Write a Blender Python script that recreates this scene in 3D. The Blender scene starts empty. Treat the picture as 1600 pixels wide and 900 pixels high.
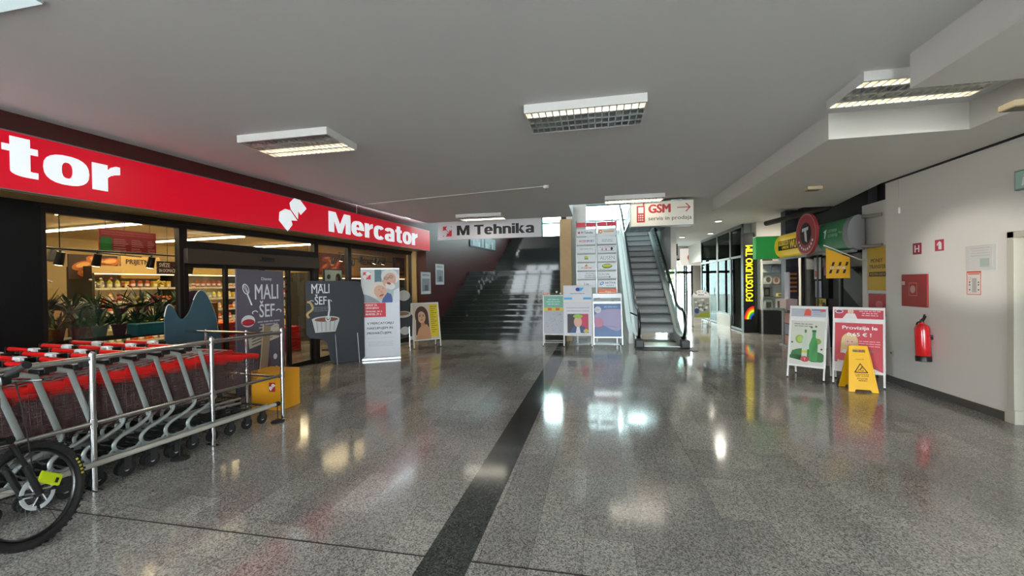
import bpy, bmesh, math, random
from mathutils import Matrix, Vector
random.seed(11)
SC = bpy.context.scene
COL = SC.collection
PI = math.pi
R = math.radians

# ------------------------------------------------------------------ materials
def lin(h):
    h = h.lstrip('#')
    v = [int(h[i:i + 2], 16) / 255 for i in (0, 2, 4)]
    return [c / 12.92 if c <= 0.04045 else ((c + 0.055) / 1.055) ** 2.4 for c in v] + [1.0]

MATS = {}
def mat(name, col, rough=0.55, metal=0.0, spec=0.5, emit=None, estr=0.0, var=0.0, vscale=6.0, bump=0.0, bscale=80.0, coat=0.0):
    """Principled material whose colour is gently varied by a procedural noise."""
    if name in MATS:
        return MATS[name]
    m = bpy.data.materials.new(name)
    m.use_nodes = True
    nt = m.node_tree
    b = nt.nodes['Principled BSDF']
    c = lin(col)
    b.inputs['Base Color'].default_value = c
    b.inputs['Roughness'].default_value = rough
    b.inputs['Metallic'].default_value = metal
    b.inputs['Specular IOR Level'].default_value = spec
    b.inputs['Coat Weight'].default_value = coat
    if emit:
        b.inputs['Emission Color'].default_value = lin(emit)
        b.inputs['Emission Strength'].default_value = estr
    if var > 0 or bump > 0:
        tc = nt.nodes.new('ShaderNodeTexCoord')
    if var > 0:
        n = nt.nodes.new('ShaderNodeTexNoise')
        n.inputs['Scale'].default_value = vscale
        n.inputs['Detail'].default_value = 4
        nt.links.new(tc.outputs['Object'], n.inputs['Vector'])
        mx = nt.nodes.new('ShaderNodeMix')
        mx.data_type = 'RGBA'
        mx.inputs[6].default_value = [x * (1 - var) for x in c[:3]] + [1]
        mx.inputs[7].default_value = [min(1, x * (1 + var)) for x in c[:3]] + [1]
        nt.links.new(n.outputs['Fac'], mx.inputs[0])
        nt.links.new(mx.outputs[2], b.inputs['Base Color'])
    if bump > 0:
        n2 = nt.nodes.new('ShaderNodeTexNoise')
        n2.inputs['Scale'].default_value = bscale
        nt.links.new(tc.outputs['Object'], n2.inputs['Vector'])
        bp = nt.nodes.new('ShaderNodeBump')
        bp.inputs['Strength'].default_value = bump
        bp.inputs['Distance'].default_value = 0.01
        nt.links.new(n2.outputs['Fac'], bp.inputs['Height'])
        nt.links.new(bp.outputs['Normal'], b.inputs['Normal'])
    MATS[name] = m
    return m

def glass(name, tint='#ffffff', refl=1.0, rough=0.0):
    """Thin pane: see-through with a Fresnel mirror reflection."""
    if name in MATS:
        return MATS[name]
    m = bpy.data.materials.new(name)
    m.use_nodes = True
    nt = m.node_tree
    nt.nodes.clear()
    out = nt.nodes.new('ShaderNodeOutputMaterial')
    t = nt.nodes.new('ShaderNodeBsdfTransparent')
    t.inputs['Color'].default_value = lin(tint)
    g = nt.nodes.new('ShaderNodeBsdfGlossy')
    g.inputs['Roughness'].default_value = rough
    f = nt.nodes.new('ShaderNodeFresnel')
    ge = nt.nodes.new('ShaderNodeNewGeometry')
    io = nt.nodes.new('ShaderNodeMapRange')
    io.inputs[3].default_value = 1.5
    io.inputs[4].default_value = 1 / 1.5
    nt.links.new(ge.outputs['Backfacing'], io.inputs[0])
    nt.links.new(io.outputs[0], f.inputs['IOR'])
    mu = nt.nodes.new('ShaderNodeMath')
    mu.operation = 'MULTIPLY'
    mu.use_clamp = True
    mu.inputs[1].default_value = refl
    mix = nt.nodes.new('ShaderNodeMixShader')
    nt.links.new(f.outputs[0], mu.inputs[0])
    nt.links.new(mu.outputs[0], mix.inputs[0])
    nt.links.new(t.outputs[0], mix.inputs[1])
    nt.links.new(g.outputs[0], mix.inputs[2])
    nt.links.new(mix.outputs[0], out.inputs[0])
    MATS[name] = m
    return m

# ------------------------------------------------------------------ geometry
TXT = {}
def text_geo(s, bold):
    k = s
    if k not in TXT:
        cu = bpy.data.curves.new('lettering_source', 'FONT')
        cu.body = s
        cu.size = 1
        cu.extrude = 0.5
        cu.resolution_u = 3
        ob = bpy.data.objects.new('lettering_source', cu)
        me = bpy.data.meshes.new_from_object(ob)
        vs = [tuple(v.co) for v in me.vertices]
        fs = [tuple(p.vertices) for p in me.polygons]
        bpy.data.objects.remove(ob)
        bpy.data.curves.remove(cu)
        bpy.data.meshes.remove(me)
        TXT[k] = (vs, fs)
    return TXT[k]

class MB:
    """Collects shapes and links them as ONE mesh object."""
    def __init__(s, m):
        s.bm = bmesh.new()
        s.ms = [m]
        s.i = 0
        s.M = Matrix()
    def use(s, m):
        if m not in s.ms:
            s.ms.append(m)
        s.i = s.ms.index(m)
        return s
    def add(s, vs, fs):
        v = [s.bm.verts.new(s.M @ Vector(p)) for p in vs]
        out = []
        for f in fs:
            try:
                q = s.bm.faces.new([v[k] for k in f])
                q.material_index = s.i
                out.append(q)
            except ValueError:
                pass
        return v, out
    def box(s, x0, x1, y0, y1, z0, z1, bev=0.0):
        vs = [(x, y, z) for z in (z0, z1) for y in (y0, y1) for x in (x0, x1)]
        fs = [(0, 2, 3, 1), (4, 5, 7, 6), (0, 1, 5, 4), (1, 3, 7, 5), (3, 2, 6, 7), (2, 0, 4, 6)]
        v, f = s.add(vs, fs)
        if bev > 0:
            es = list({e for q in f for e in q.edges})
            r = bmesh.ops.bevel(s.bm, geom=es, offset=bev, segments=2, affect='EDGES', profile=0.5)
            for q in r['faces']:
                q.material_index = s.i
        return s
    def prism(s, pts, y0, y1):           # pts (x, z) extruded along y
        n = len(pts)
        a = sum(pts[i][0] * pts[(i + 1) % n][1] - pts[(i + 1) % n][0] * pts[i][1] for i in range(n))
        if a < 0:
            pts = pts[::-1]
        vs = [(x, y0, z) for x, z in pts] + [(x, y1, z) for x, z in pts]
        fs = [tuple(range(n)), tuple(range(2 * n - 1, n - 1, -1))]
        fs += [(i, i + n, (i + 1) % n + n, (i + 1) % n) for i in range(n)]
        s.add(vs, fs)
        return s
    def prismz(s, pts, z0, z1):          # pts (x, y) extruded along z
        M0 = s.M
        s.M = M0 @ Matrix(((1, 0, 0, 0), (0, 0, 1, 0), (0, 1, 0, 0), (0, 0, 0, 1)))
        s.prism(pts, z0, z1)
        s.M = M0
        return s
    def prismx(s, pts, x0, x1):          # pts (y, z) extruded along x
        M0 = s.M
        s.M = M0 @ Matrix(((0, 1, 0, 0), (1, 0, 0, 0), (0, 0, 1, 0), (0, 0, 0, 1)))
        s.prism(pts, x0, x1)
        s.M = M0
        return s
    def rect(s, x0, x1, z0, z1, y, t=0.001):
        return s.box(x0, x1, y - t, y, z0, z1)
    def disc(s, x, z, rx, rz, y, n=24, t=0.001, rot=0.0, a0=0.0, a1=2 * PI):
        pts = []
        full = abs(a1 - a0 - 2 * PI) < 1e-6
        for k in range(n + (0 if full else 1)):
            a = a0 + (a1 - a0) * k / n
            u, w = rx * math.cos(a), rz * math.sin(a)
            pts.append((x + u * math.cos(rot) - w * math.sin(rot), z + u * math.sin(rot) + w * math.cos(rot)))
        return s.prism(pts, y - t, y)
    def poly(s, pts, y, t=0.001):
        return s.prism(pts, y - t, y)
    def text(s, st, x0, x1, z0, z1, y, t=0.001, bold=0.0):
        """lettering facing -y; x1 None keeps the letters' proportions"""
        vs, fs = text_geo(st, bold)
        if not vs:
            return s
        ax = min(v[0] for v in vs); bx = max(v[0] for v in vs)
        az = min(v[1] for v in vs); bz = max(v[1] for v in vs)
        kz = (z1 - z0) / (bz - az)
        kx = kz if x1 is None else (x1 - x0) / (bx - ax)
        # heavier strokes: the letters are struck several times with small shifts
        b = bold * 0.75 * (bz - az)
        hits = [(0, 0)] if bold <= 0 else [(-b, 0), (-b / 2, 0), (0, 0), (b / 2, 0), (b, 0), (0, b * .45), (0, -b * .45), (-b / 2, b * .45), (b / 2, b * .45), (-b / 2, -b * .45), (b / 2, -b * .45)]
        w_ = bx - ax
        for i, (dx, dz) in enumerate(hits):
            fx = (w_ - 2 * b) / w_ if bold > 0 else 1
            fz = (bz - az - .9 * b) / (bz - az) if bold > 0 else 1
            out = [(x0 + ((v[0] - ax) * fx + b + dx) * kx if bold > 0 else x0 + (v[0] - ax) * kx, y - t * (0.5 + v[2]) - i * 1e-5,
                    z0 + ((v[1] - az) * fz + (.45 * b if bold > 0 else 0) + dz) * kz) for v in vs]
            s.add(out, fs)
        return s
    def ring(s, c, ax, r, n, ry=None, up=None):
        ax = Vector(ax).normalized()
        u = Vector(up) if up else (Vector((0, 0, 1)) if abs(ax.z) < 0.95 else Vector((1, 0, 0)))
        u = (u - ax * u.dot(ax)).normalized()
        w = ax.cross(u)
        ry = r if ry is None else ry
        return [Vector(c) + u * (r * math.cos(2 * PI * k / n)) + w * (ry * math.sin(2 * PI * k / n)) for k in range(n)]
    def cyl(s, p0, p1, r0, r1=None, n=14):
        r1 = r0 if r1 is None else r1
        ax = Vector(p1) - Vector(p0)
        a = s.ring(p0, ax, r0, n); b = s.ring(p1, ax, r1, n)
        fs = [(k, (k + 1) % n, (k + 1) % n + n, k + n) for k in range(n)]
        fs += [tuple(range(n - 1, -1, -1)), tuple(range(n, 2 * n))]
        s.add(a + b, fs)
        return s
    def tube(s, pts, r, n=8, closed=False, ry=None, up=None):
        pts = [Vector(p) for p in pts]
        m = len(pts)
        rings = []
        pu = Vector(up) if up else None
        for k in range(m):
            if closed:
                d = pts[(k + 1) % m] - pts[k - 1]
            else:
                d = pts[min(k + 1, m - 1)] - pts[max(k - 1, 0)]
            d = d.normalized()
            if pu is None:
                pu = Vector((0, 0, 1)) if abs(d.z) < 0.9 else Vector((1, 0, 0))
            u = pu - d * pu.dot(d)
            if u.length < 1e-4:
                u = Vector((1, 0, 0)) - d * d.x
            u.normalize()
            if up is None:
                pu = u
            w = d.cross(u)
            yy = r if ry is None else ry
            rings.append([pts[k] + u * (r * math.cos(2 * PI * j / n)) + w * (yy * math.sin(2 * PI * j / n)) for j in range(n)])
        vs = [p for g in rings for p in g]
        fs = []
        for k in range(m if closed else m - 1):
            a = k * n; b = ((k + 1) % m) * n
            fs += [(a + j, a + (j + 1) % n, b + (j + 1) % n, b + j) for j in range(n)]
        if not closed:
            fs += [tuple(range(n - 1, -1, -1)), tuple(range((m - 1) * n, m * n))]
        s.add(vs, fs)
        return s
    def lathe(s, prof, c=(0, 0, 0), ax='z', n=24):
        vs, fs = [], []
        for r, h in prof:
            for k in range(n):
                a = 2 * PI * k / n
                p = (r * math.cos(a), r * math.sin(a), h)
                if ax == 'y':
                    p = (p[0], p[2], p[1])
                elif ax == 'x':
                    p = (p[2], p[0], p[1])
                vs.append((c[0] + p[0], c[1] + p[1], c[2] + p[2]))
        m = len(prof)
        for i in range(m - 1):
            for k in range(n):
                fs.append((i * n + k, i * n + (k + 1) % n, (i + 1) * n + (k + 1) % n, (i + 1) * n + k))
        fs += [tuple(range(n)), tuple(range((m - 1) * n, m * n))]
        s.add(vs, fs)
        return s
    def ball(s, c, rx, ry=None, rz=None, n=14, m=8):
        ry = rx if ry is None else ry
        rz = rx if rz is None else rz
        vs, fs = [], []
        for i in range(1, m):
            a = PI * i / m
            for k in range(n):
                b = 2 * PI * k / n
                vs.append((c[0] + rx * math.sin(a) * math.cos(b), c[1] + ry * math.sin(a) * math.sin(b), c[2] + rz * math.cos(a)))
        vs += [(c[0], c[1], c[2] + rz), (c[0], c[1], c[2] - rz)]
        t = (m - 1) * n
        for i in range(m - 2):
            for k in range(n):
                fs.append((i * n + k, i * n + (k + 1) % n, (i + 1) * n + (k + 1) % n, (i + 1) * n + k))
        for k in range(n):
            fs.append((t, (k + 1) % n, k))
            fs.append((t + 1, (m - 2) * n + k, (m - 2) * n + (k + 1) % n))
        s.add(vs, fs)
        return s
    def obj(s, name, parent=None, smooth=False, kind=None):
        bmesh.ops.recalc_face_normals(s.bm, faces=s.bm.faces[:])
        me = bpy.data.meshes.new(name)
        s.bm.to_mesh(me)
        s.bm.free()
        for m in s.ms:
            me.materials.append(m)
        if smooth:
            for p in me.polygons:
                p.use_smooth = True
            me.set_sharp_from_angle(angle=R(42))
        o = bpy.data.objects.new(name, me)
        COL.objects.link(o)
        if parent:
            o.parent = parent
        if kind:
            o['kind'] = kind
        return o

# heavy grotesque capitals and lower case for the big shop lettering (cap height 1)
def heavy(f, st, x0, x1, z0, z1, y, t, s=.215, X=.76):
    def arc(cx, cz, R1, R2, r1, r2, a0, a1, n=22):
        vs = []
        for k in range(n + 1):
            a = R(a0 + (a1 - a0) * k / n)
            def se(rx, rz):
                c, q = math.cos(a), math.sin(a)
                e = 2 / 2.5
                return (cx + rx * math.copysign(abs(c) ** e, c), cz + rz * math.copysign(abs(q) ** e, q))
            vs.append((se(R1, R2), se(r1, r2)))
        return [[vs[k][0], vs[k + 1][0], vs[k + 1][1], vs[k][1]] for k in range(n)]
    def rc(a, b, c, d):
        return [[(a, c), (b, c), (b, d), (a, d)]]
    u = s * .72                                # thin strokes
    def G(c):
        w = .62
        h = X / 2
        if c == 'o': return arc(w / 2, h, w / 2, h + .015, w / 2 - s, h - u, 0, 360), w
        if c == 'c': return arc(w / 2, h, w / 2, h + .015, w / 2 - s, h - u, 38, 322), w - .03
        if c == 'e': return arc(w / 2, h, w / 2, h + .015, w / 2 - s, h - u, 0, 318) + rc(.1, w - .004, h - u * .42, h + u * .42), w
        if c == 'a': return rc(w - s - .03, w - .03, 0, X * .7) + arc(w / 2 - .02, X * .66, w / 2 - .01, X * .34 + .015, w / 2 - s - .01, X * .34 - u, 0, 165) + arc(.27, X * .27, .27, X * .27 + .015, .27 - s, X * .27 - u * .8, 20, 340) + rc(.2, w - .1, X * .40, X * .40 + u * .8), w
        if c == 'r': return rc(0, s, 0, X) + [[(s, X * .52), (s, X * .80), (s + .05, X * .93), (s + .13, X + .01), (s + .20, X + .01), (s + .20, X - .22), (s + .12, X - .25), (s + .05, X - .30)]], s + .21
        if c == 't': return rc(.09, .09 + s, .14, 1.0) + rc(0, .42, X - .165, X) + arc(.09 + s + .02, .16, s + .02, .16, .02, .16 - u, 180, 275) + rc(.09 + s - .01, .42, 0, u * .95), .44
        if c == 'M': return rc(0, s * .98, 0, 1) + rc(.95 - s * .98, .95, 0, 1) + [[(s * .5, 1), (s * 1.28, 1), (.475, .42), (.475, 0), (.39, 0)], [(.95 - s * .5, 1), (.56, 0), (.475, 0), (.475, .42), (.95 - s * 1.28, 1)]], .95
        if c == 'T': return rc(0, .70, 1 - u * 1.1, 1) + rc(.35 - s / 2, .35 + s / 2, 0, 1), .70
        if c in 'hn': return rc(0, s, 0, 1 if c == 'h' else X) + arc(w / 2, X * .62, w / 2, X * .38 + .015, w / 2 - s, X * .38 - u, 0, 180) + rc(w - s, w, 0, X * .63), w
        if c == 'i': return rc(0, s, 0, X) + rc(0, s, .84, 1), s
        if c == 'k': return rc(0, s, 0, 1) + [[(s, .30), (.36, X), (.62, X), (.38, .47), (.66, 0), (.40, 0), (.22, .30)]], .66
        return [], .28
    polys, x = [], 0
    for c in st:
        g, w = G(c)
        polys += [[(p[0] + x, p[1]) for p in q] for q in g]
        x += w + (.045 if c != ' ' else .02)
    x -= .045
    kx, kz = (x1 - x0) / x, (z1 - z0)
    for i, q in enumerate(polys):
        f.prism([(x0 + a * kx, z0 + b * kz) for a, b in q], y - t - (i % 7) * 1e-5, y)
    return f

def tag(o, label, cat, group=None, kind=None):
    o['label'] = label
    o['category'] = cat
    if group:
        o['group'] = group
    if kind:
        o['kind'] = kind
    return o

def thing(name, label, cat, loc=(0, 0, 0), rz=0.0, group=None, kind=None, rx=0.0, ry=0.0):
    o = bpy.data.objects.new(name, None)
    o.empty_display_size = 0.1
    COL.objects.link(o)
    o.location = loc
    o.rotation_euler = (rx, ry, rz)
    return tag(o, label, cat, group, kind)

def dup(root, loc, rz=None, label=None, group=None):
    def cp(o, par):
        c = o.copy()
        COL.objects.link(c)
        if par:
            c.parent = par
        for ch in list(o.children):
            cp(ch, c)
        return c
    r = cp(root, None)
    r.location = loc
    if rz is not None:
        r.rotation_euler[2] = rz
    if label:
        r['label'] = label
    if group:
        r['group'] = group
    return r

def struct(mb, name, label=None, cat=None, smooth=False):
    o = mb.obj(name, smooth=smooth)
    o['kind'] = 'structure'
    if label:
        o['label'] = label
        o['category'] = cat or 'structure'
    return o

def smooth_path(pts, k=6):
    P = [Vector(p) for p in pts]
    out = []
    for i in range(len(P) - 1):
        a = P[max(i - 1, 0)]; b = P[i]; c = P[i + 1]; d = P[min(i + 2, len(P) - 1)]
        for j in range(k):
            t = j / k
            out.append(0.5 * ((2 * b) + (c - a) * t + (2 * a - 5 * b + 4 * c - d) * t * t + (3 * b - a - 3 * c + d) * t ** 3))
    out.append(P[-1])
    return out

# store front frame: t runs along the front (away from the viewer), n runs into the store
SO = (-5.775, 3.037)
SD = (0.10582, 0.99439)
SN = (-0.99439, 0.10582)
RS = math.atan2(SD[1], SD[0])
def ST(t, n, z=0.0):
    return (SO[0] + SD[0] * t + SN[0] * n, SO[1] + SD[1] * t + SN[1] * n, z)
RW = -PI / 2          # things on the white wall face -x

# ------------------------------------------------------------------ shared materials
M_white = mat('white_paint', '#dedcd8', 0.55)
M_offw = mat('off_white_plastic', '#d6d3cb', 0.5)
M_paper = mat('white_print', '#e6e6e6', 0.5)
M_black = mat('black_plastic', '#0c0c0d', 0.45)
M_ink = mat('black_ink', '#141416', 0.6)
M_grey = mat('mid_grey_plastic', '#7d7f80', 0.5)
M_alu = mat('satin_aluminium', '#b9bcbe', 0.32, 0.9)
M_chrome = mat('polished_chrome', '#c8cacb', 0.13, 1.0)
M_galv = mat('zinc_plated_steel', '#a3aba9', 0.4, 0.6, var=0.12, vscale=9)
M_rubber = mat('black_rubber', '#141414', 0.75, var=0.2, vscale=20)
M_redp = mat('red_plastic', '#c21414', 0.38)
M_redink = mat('red_ink', '#c3112a', 0.5)
M_yel = mat('yellow_plastic', '#e8b000', 0.4)
M_frame = mat('dark_brown_frame', '#1c1513', 0.4, 0.3)
M_glass = glass('shop_glass')
M_clear = glass('clear_glass', '#e4f0ee')
M_print = {}
def ink(h):
    return mat('ink_' + h.lstrip('#'), h, 0.5)
# ------------------------------------------------------------------ floor
def floor_mat(name, c1, c2, dark, tiles=True):
    m = bpy.data.materials.new(name)
    m.use_nodes = True
    nt = m.node_tree
    L = nt.links.new
    b = nt.nodes['Principled BSDF']
    tc = nt.nodes.new('ShaderNodeTexCoord')
    vo = nt.nodes.new('ShaderNodeTexVoronoi'); vo.inputs['Scale'].default_value = 130
    no = nt.nodes.new('ShaderNodeTexNoise'); no.inputs['Scale'].default_value = 210; no.inputs['Detail'].default_value = 3
    big = nt.nodes.new('ShaderNodeTexNoise'); big.inputs['Scale'].default_value = 0.9; big.inputs['Detail'].default_value = 5
    for n in (vo, no, big):
        L(tc.outputs['Object'], n.inputs['Vector'])
    sp = nt.nodes.new('ShaderNodeSeparateColor')
    L(vo.outputs['Color'], sp.inputs[0])
    ad = nt.nodes.new('ShaderNodeMath'); ad.operation = 'ADD'
    L(sp.outputs[0], ad.inputs[0]); L(no.outputs['Fac'], ad.inputs[1])
    ra = nt.nodes.new('ShaderNodeValToRGB')
    e = ra.color_ramp.elements
    e[0].position = 0.30; e[0].color = lin(dark)
    e[1].position = 0.82; e[1].color = lin(c2)
    q = ra.color_ramp.elements.new(0.52); q.color = lin(c1)
    hv = nt.nodes.new('ShaderNodeMath'); hv.operation = 'MULTIPLY'; hv.inputs[1].default_value = 0.6
    L(ad.outputs[0], hv.inputs[0]); L(hv.outputs[0], ra.inputs[0])
    col = ra.outputs[0]
    mb_ = nt.nodes.new('ShaderNodeMix'); mb_.data_type = 'RGBA'; mb_.blend_type = 'MULTIPLY'
    mr = nt.nodes.new('ShaderNodeMapRange')
    mr.inputs[1].default_value = 0.3; mr.inputs[2].default_value = 0.7; mr.inputs[3].default_value = 0.72; mr.inputs[4].default_value = 1.1
    L(big.outputs['Fac'], mr.inputs[0])
    mb_.inputs[0].default_value = 1
    L(col, mb_.inputs[6]); L(mr.outputs[0], mb_.inputs[7])
    col = mb_.outputs[2]
    if tiles:
        br = nt.nodes.new('ShaderNodeTexBrick')
        br.inputs['Color1'].default_value = (0.80, 0.80, 0.80, 1); br.inputs['Color2'].default_value = (1.12, 1.12, 1.10, 1)
        br.inputs['Mortar'].default_value = (0.42, 0.42, 0.42, 1)
        br.inputs['Scale'].default_value = 1; br.inputs['Mortar Size'].default_value = 0.0018
        br.inputs['Brick Width'].default_value = 0.6; br.inputs['Row Height'].default_value = 0.3
        br.offset = 0.37
        mp = nt.nodes.new('ShaderNodeMapping'); mp.inputs['Rotation'].default_value = (0, 0, PI / 2)
        mp.inputs['Location'].default_value = (0.02, 0.1, 0)
        L(tc.outputs['Object'], mp.inputs['Vector']); L(mp.outputs[0], br.inputs['Vector'])
        m2 = nt.nodes.new('ShaderNodeMix'); m2.data_type = 'RGBA'; m2.blend_type = 'MULTIPLY'; m2.inputs[0].default_value = 1
        L(col, m2.inputs[6]); L(br.outputs['Color'], m2.inputs[7])
        col = m2.outputs[2]
    L(col, b.inputs['Base Color'])
    r2 = nt.nodes.new('ShaderNodeMapRange')
    r2.inputs[1].default_value = 0.3; r2.inputs[2].default_value = 0.7; r2.inputs[3].default_value = 0.06; r2.inputs[4].default_value = 0.15
    L(big.outputs['Fac'], r2.inputs[0]); L(r2.outputs[0], b.inputs['Roughness'])
    b.inputs['Specular IOR Level'].default_value = 0.85
    bp = nt.nodes.new('ShaderNodeBump'); bp.inputs['Strength'].default_value = 0.012; bp.inputs['Distance'].default_value = 0.004
    L(no.outputs['Fac'], bp.inputs['Height']); L(bp.outputs['Normal'], b.inputs['Normal'])
    return m
M_floor = floor_mat('speckled_granite', '#8a8783', '#b6b3ad', '#595755')
M_strip = floor_mat('dark_granite', '#353a38', '#4a4f4c', '#202423', tiles=False)

mb = MB(M_floor)
mb.box(-16, 9, -5.0, 24.5, -0.12, 0)
struct(mb, 'floor')
mb = MB(M_strip)
mb.box(-1.018, -0.733, -5.0, 11.5, 0.0005, 0.003)
struct(mb, 'trim_1', 'dark granite strip inlaid along the grey floor', 'floor strip')
mb = MB(mat('joint_filler', '#1d1a19', 0.8, var=0.3, vscale=30))
mb.box(-4.6, -1.018, 2.278, 2.288, 0.0005, 0.002)
mb.box(-0.733, 4.3, 2.285, 2.294, 0.0005, 0.002)
struct(mb, 'trim_2', 'thin dark expansion joint across the grey floor', 'floor joint')

# ------------------------------------------------------------------ ceiling
M_ceil = mat('ceiling_paint', '#dbdbdd', 0.8, var=0.03, vscale=0.6)
mb = MB(M_ceil)
H = 3.4
mb.prismz([(-6.9, -5), (8.2, -5), (8.2, 9.65), (-0.62, 9.65), (-0.62, 11.32), (-4.8, 11.32)], H, H + 0.45)
mb.prismz([(2.25, 9.65), (4.9, 9.65), (8.0, 9.65), (8.0, 24.5), (2.25, 24.5)], H, H + 0.45)
struct(mb, 'ceiling')

# dropped slab along the white wall with the light well left open
mb = MB(M_white)
zb = 3.12
mb.prismz([(2.47, -5.0), (4.42, -5.0), (4.42, 3.92), (2.47, 3.92)], zb, H)
mb.prismz([(3.74, 3.92), (4.42, 3.92), (4.42, 5.12), (3.74, 5.12)], zb, H)
mb.prismz([(2.47, 5.12), (4.42, 5.12), (4.42, 7.65), (4.8, 9.75), (2.47, 9.75)], zb, H)
struct(mb, 'ceiling_bulkhead', 'lower white ceiling slab over the white wall with a lamp recess', 'ceiling slab')

# ------------------------------------------------------------------ white wall
M_wallw = mat('white_wall_paint', '#d9d4cd', 0.7, var=0.03, vscale=1.2)
mb = MB(M_wallw)
mb.box(4.45, 4.75, 5.58, 7.6, 0, 3.42)
mb.box(4.45, 4.75, 4.6, 5.58, 2.05, 3.42)
mb.box(4.45, 4.75, -5.0, 4.6, 0, 3.42)
struct(mb, 'wall_right')
mb = MB(mat('painted_gap_shade', '#121111', 0.8))  # dark strip carries the shade of the ceiling gap as its colour
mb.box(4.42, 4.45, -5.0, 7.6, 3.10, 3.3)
struct(mb, 'trim_3', 'dark strip painted as the shade between white wall and dropped ceiling', 'shadow gap')
mb = MB(mat('grey_skirting', '#4a4845', 0.4, var=0.15, vscale=12))
mb.box(4.435, 4.45, 5.62, 7.6, 0, 0.1, 0.003)
mb.box(4.435, 4.45, -5.0, 4.5, 0, 0.1, 0.003)
struct(mb, 'baseboard_right')
# doorway in the white wall
M_door = mat('grey_green_door', '#7f8a83', 0.45, var=0.05)
d = MB(M_door)
d.box(4.66, 4.70, 4.62, 5.56, 0.01, 2.03, 0.003)
dr = struct(d, 'door_1', 'grey green door at the near end of the white wall', 'door')
f = MB(mat('cream_door_casing', '#b9b4a6', 0.5))
f.box(4.43, 4.77, 5.52, 5.60, 0, 2.1, 0.004)
f.box(4.43, 4.77, 4.56, 4.64, 0, 2.1, 0.004)
f.box(4.43, 4.77, 4.56, 5.60, 2.03, 2.1, 0.004)
f.box(4.42, 4.77, 5.50, 5.62, 0, 0.15, 0.004)
f.obj('door_frame', dr)
h = MB(M_alu)
h.tube([(4.66, 4.75, 1.05), (4.61, 4.75, 1.05), (4.61, 4.88, 1.05)], 0.01)
h.obj('handle', dr, smooth=True)

# ------------------------------------------------------------------ red wall over and beside the store
M_red = mat('maroon_wall_paint', '#40110f', 0.42, var=0.08, vscale=2.5)
mb = MB(M_red)
def st_prism(mb, t0, t1, n0, n1, z0, z1):
    p = [ST(t0, n0), ST(t1, n0), ST(t1, n1), ST(t0, n1)]
    mb.prismz([(a[0], a[1]) for a in p], z0, z1)
st_prism(mb, -8, 8.4, 0, 0.25, 2.62, 3.42)
st_prism(mb, 8.4, 18.5, 0, 0.5, 0, 7.0)
st_prism(mb, -8, 8.4, 0.25, 0.62, 2.85, 3.42)
struct(mb, 'wall_left')
mb = MB(mat('bronze_soffit', '#a98a58', 0.3, 0.35, var=0.3, vscale=3))
st_prism(mb, -8, 8.4, 0.0, 0.44, 2.598, 2.615)
struct(mb, 'trim_4', 'shiny bronze soffit under the long red fascia sign', 'soffit')
mb = MB(mat('charcoal_cladding', '#050609', 0.4, spec=.3))
st_prism(mb, -8, 0.46, 0.42, 0.62, 0, 2.62)
struct(mb, 'wall_left_front', 'black clad wall panel beside the first store window', 'wall panel')

# rear wall behind the viewer: entrance glazing at its two ends
mb = MB(M_wallw)
mb.box(-3.5, 0.9, -5.1, -4.9, 0, H)
mb.box(-6.95, -6.8, -5.0, 3.0, 0, H)
struct(mb, 'wall_rear')
mb = MB(M_frame)
for x in (-6.8, -5.7, -4.6, -3.6, .9, 2.0, 3.1, 4.3):
    mb.box(x, x + 0.1, -5.0, -4.9, 0, H)
mb.box(-6.9, -3.5, -5.0, -4.9, 2.35, 2.45); mb.box(.9, 4.45, -5.0, -4.9, 2.35, 2.45)
struct(mb, 'window_1')
# glowing panel added to make the near ceiling corner bright, no known lamp
r = thing('ceiling_light', 'pale glowing panel added to brighten the ceiling at the near edge of the hall', 'ceiling light', (-4.6, 1.3, 3.4))
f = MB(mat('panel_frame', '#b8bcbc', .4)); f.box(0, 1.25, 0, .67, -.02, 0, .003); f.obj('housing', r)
f = MB(mat('added_glow_panel', '#d8e8ea', .4, emit='#cfe6ea', estr=.62)); f.box(.0, 1.25, .0, .66, -.026, -.02); f.obj('glow_sheet', r)
# ------------------------------------------------------------------ store glazing (n = 0.5)
GN = 0.5
def st_thing(name, label, cat, t, n, z=0.0, group=None, turn=0.0, kind=None):
    return thing(name, label, cat, ST(t, n, z), RS + turn, group, kind)

M_pane = glass('store_window_glass', '#e6e6e2', 1.0)
def store_window(name, t0, t1, z0, z1, label):
    r = st_thing(name, label, 'window', t0, GN, 0, kind='structure')
    w = t1 - t0
    f = MB(M_frame)
    a = 0.055
    f.box(0, a, -0.05, 0.05, z0, z1); f.box(w - a, w, -0.05, 0.05, z0, z1)
    f.box(a, w - a, -0.05, 0.05, z1 - a, z1); f.box(a, w - a, -0.05, 0.05, z0, z0 + 0.12)
    f.obj('frame', r)
    g = MB(M_pane)
    g.box(a, w - a, -0.004, 0.004, z0 + 0.12, z1 - a)
    g.obj('pane', r)
    return r
store_window('window_2', 0.46, 2.0, 0, 2.55, 'wide store window with flower stand behind it, next to black cladding')
store_window('window_3', 4.63, 5.66, 0, 2.55, 'narrow store window beside the sliding doors with a wall screen inside')
store_window('window_4', 5.66, 8.38, 0, 2.55, 'store window at the far end of the front, under the track spots')
store_window('window_5', 2.0, 4.63, 2.2, 2.55, 'low transom window above the sliding door header')

mb = MB(M_frame)
st_prism(mb, 0.4, 8.4, 0.42, 0.62, 2.55, 2.62)
struct(mb, 'trim_5', 'dark head rail over the store windows', 'head rail')
mb = MB(mat('cream_reveal', '#b59a68', 0.6))
st_prism(mb, 8.34, 8.4, 0.3, 0.62, 0, 2.6)
struct(mb, 'trim_6', 'cream edge strip closing the far store window', 'window reveal')

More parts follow.
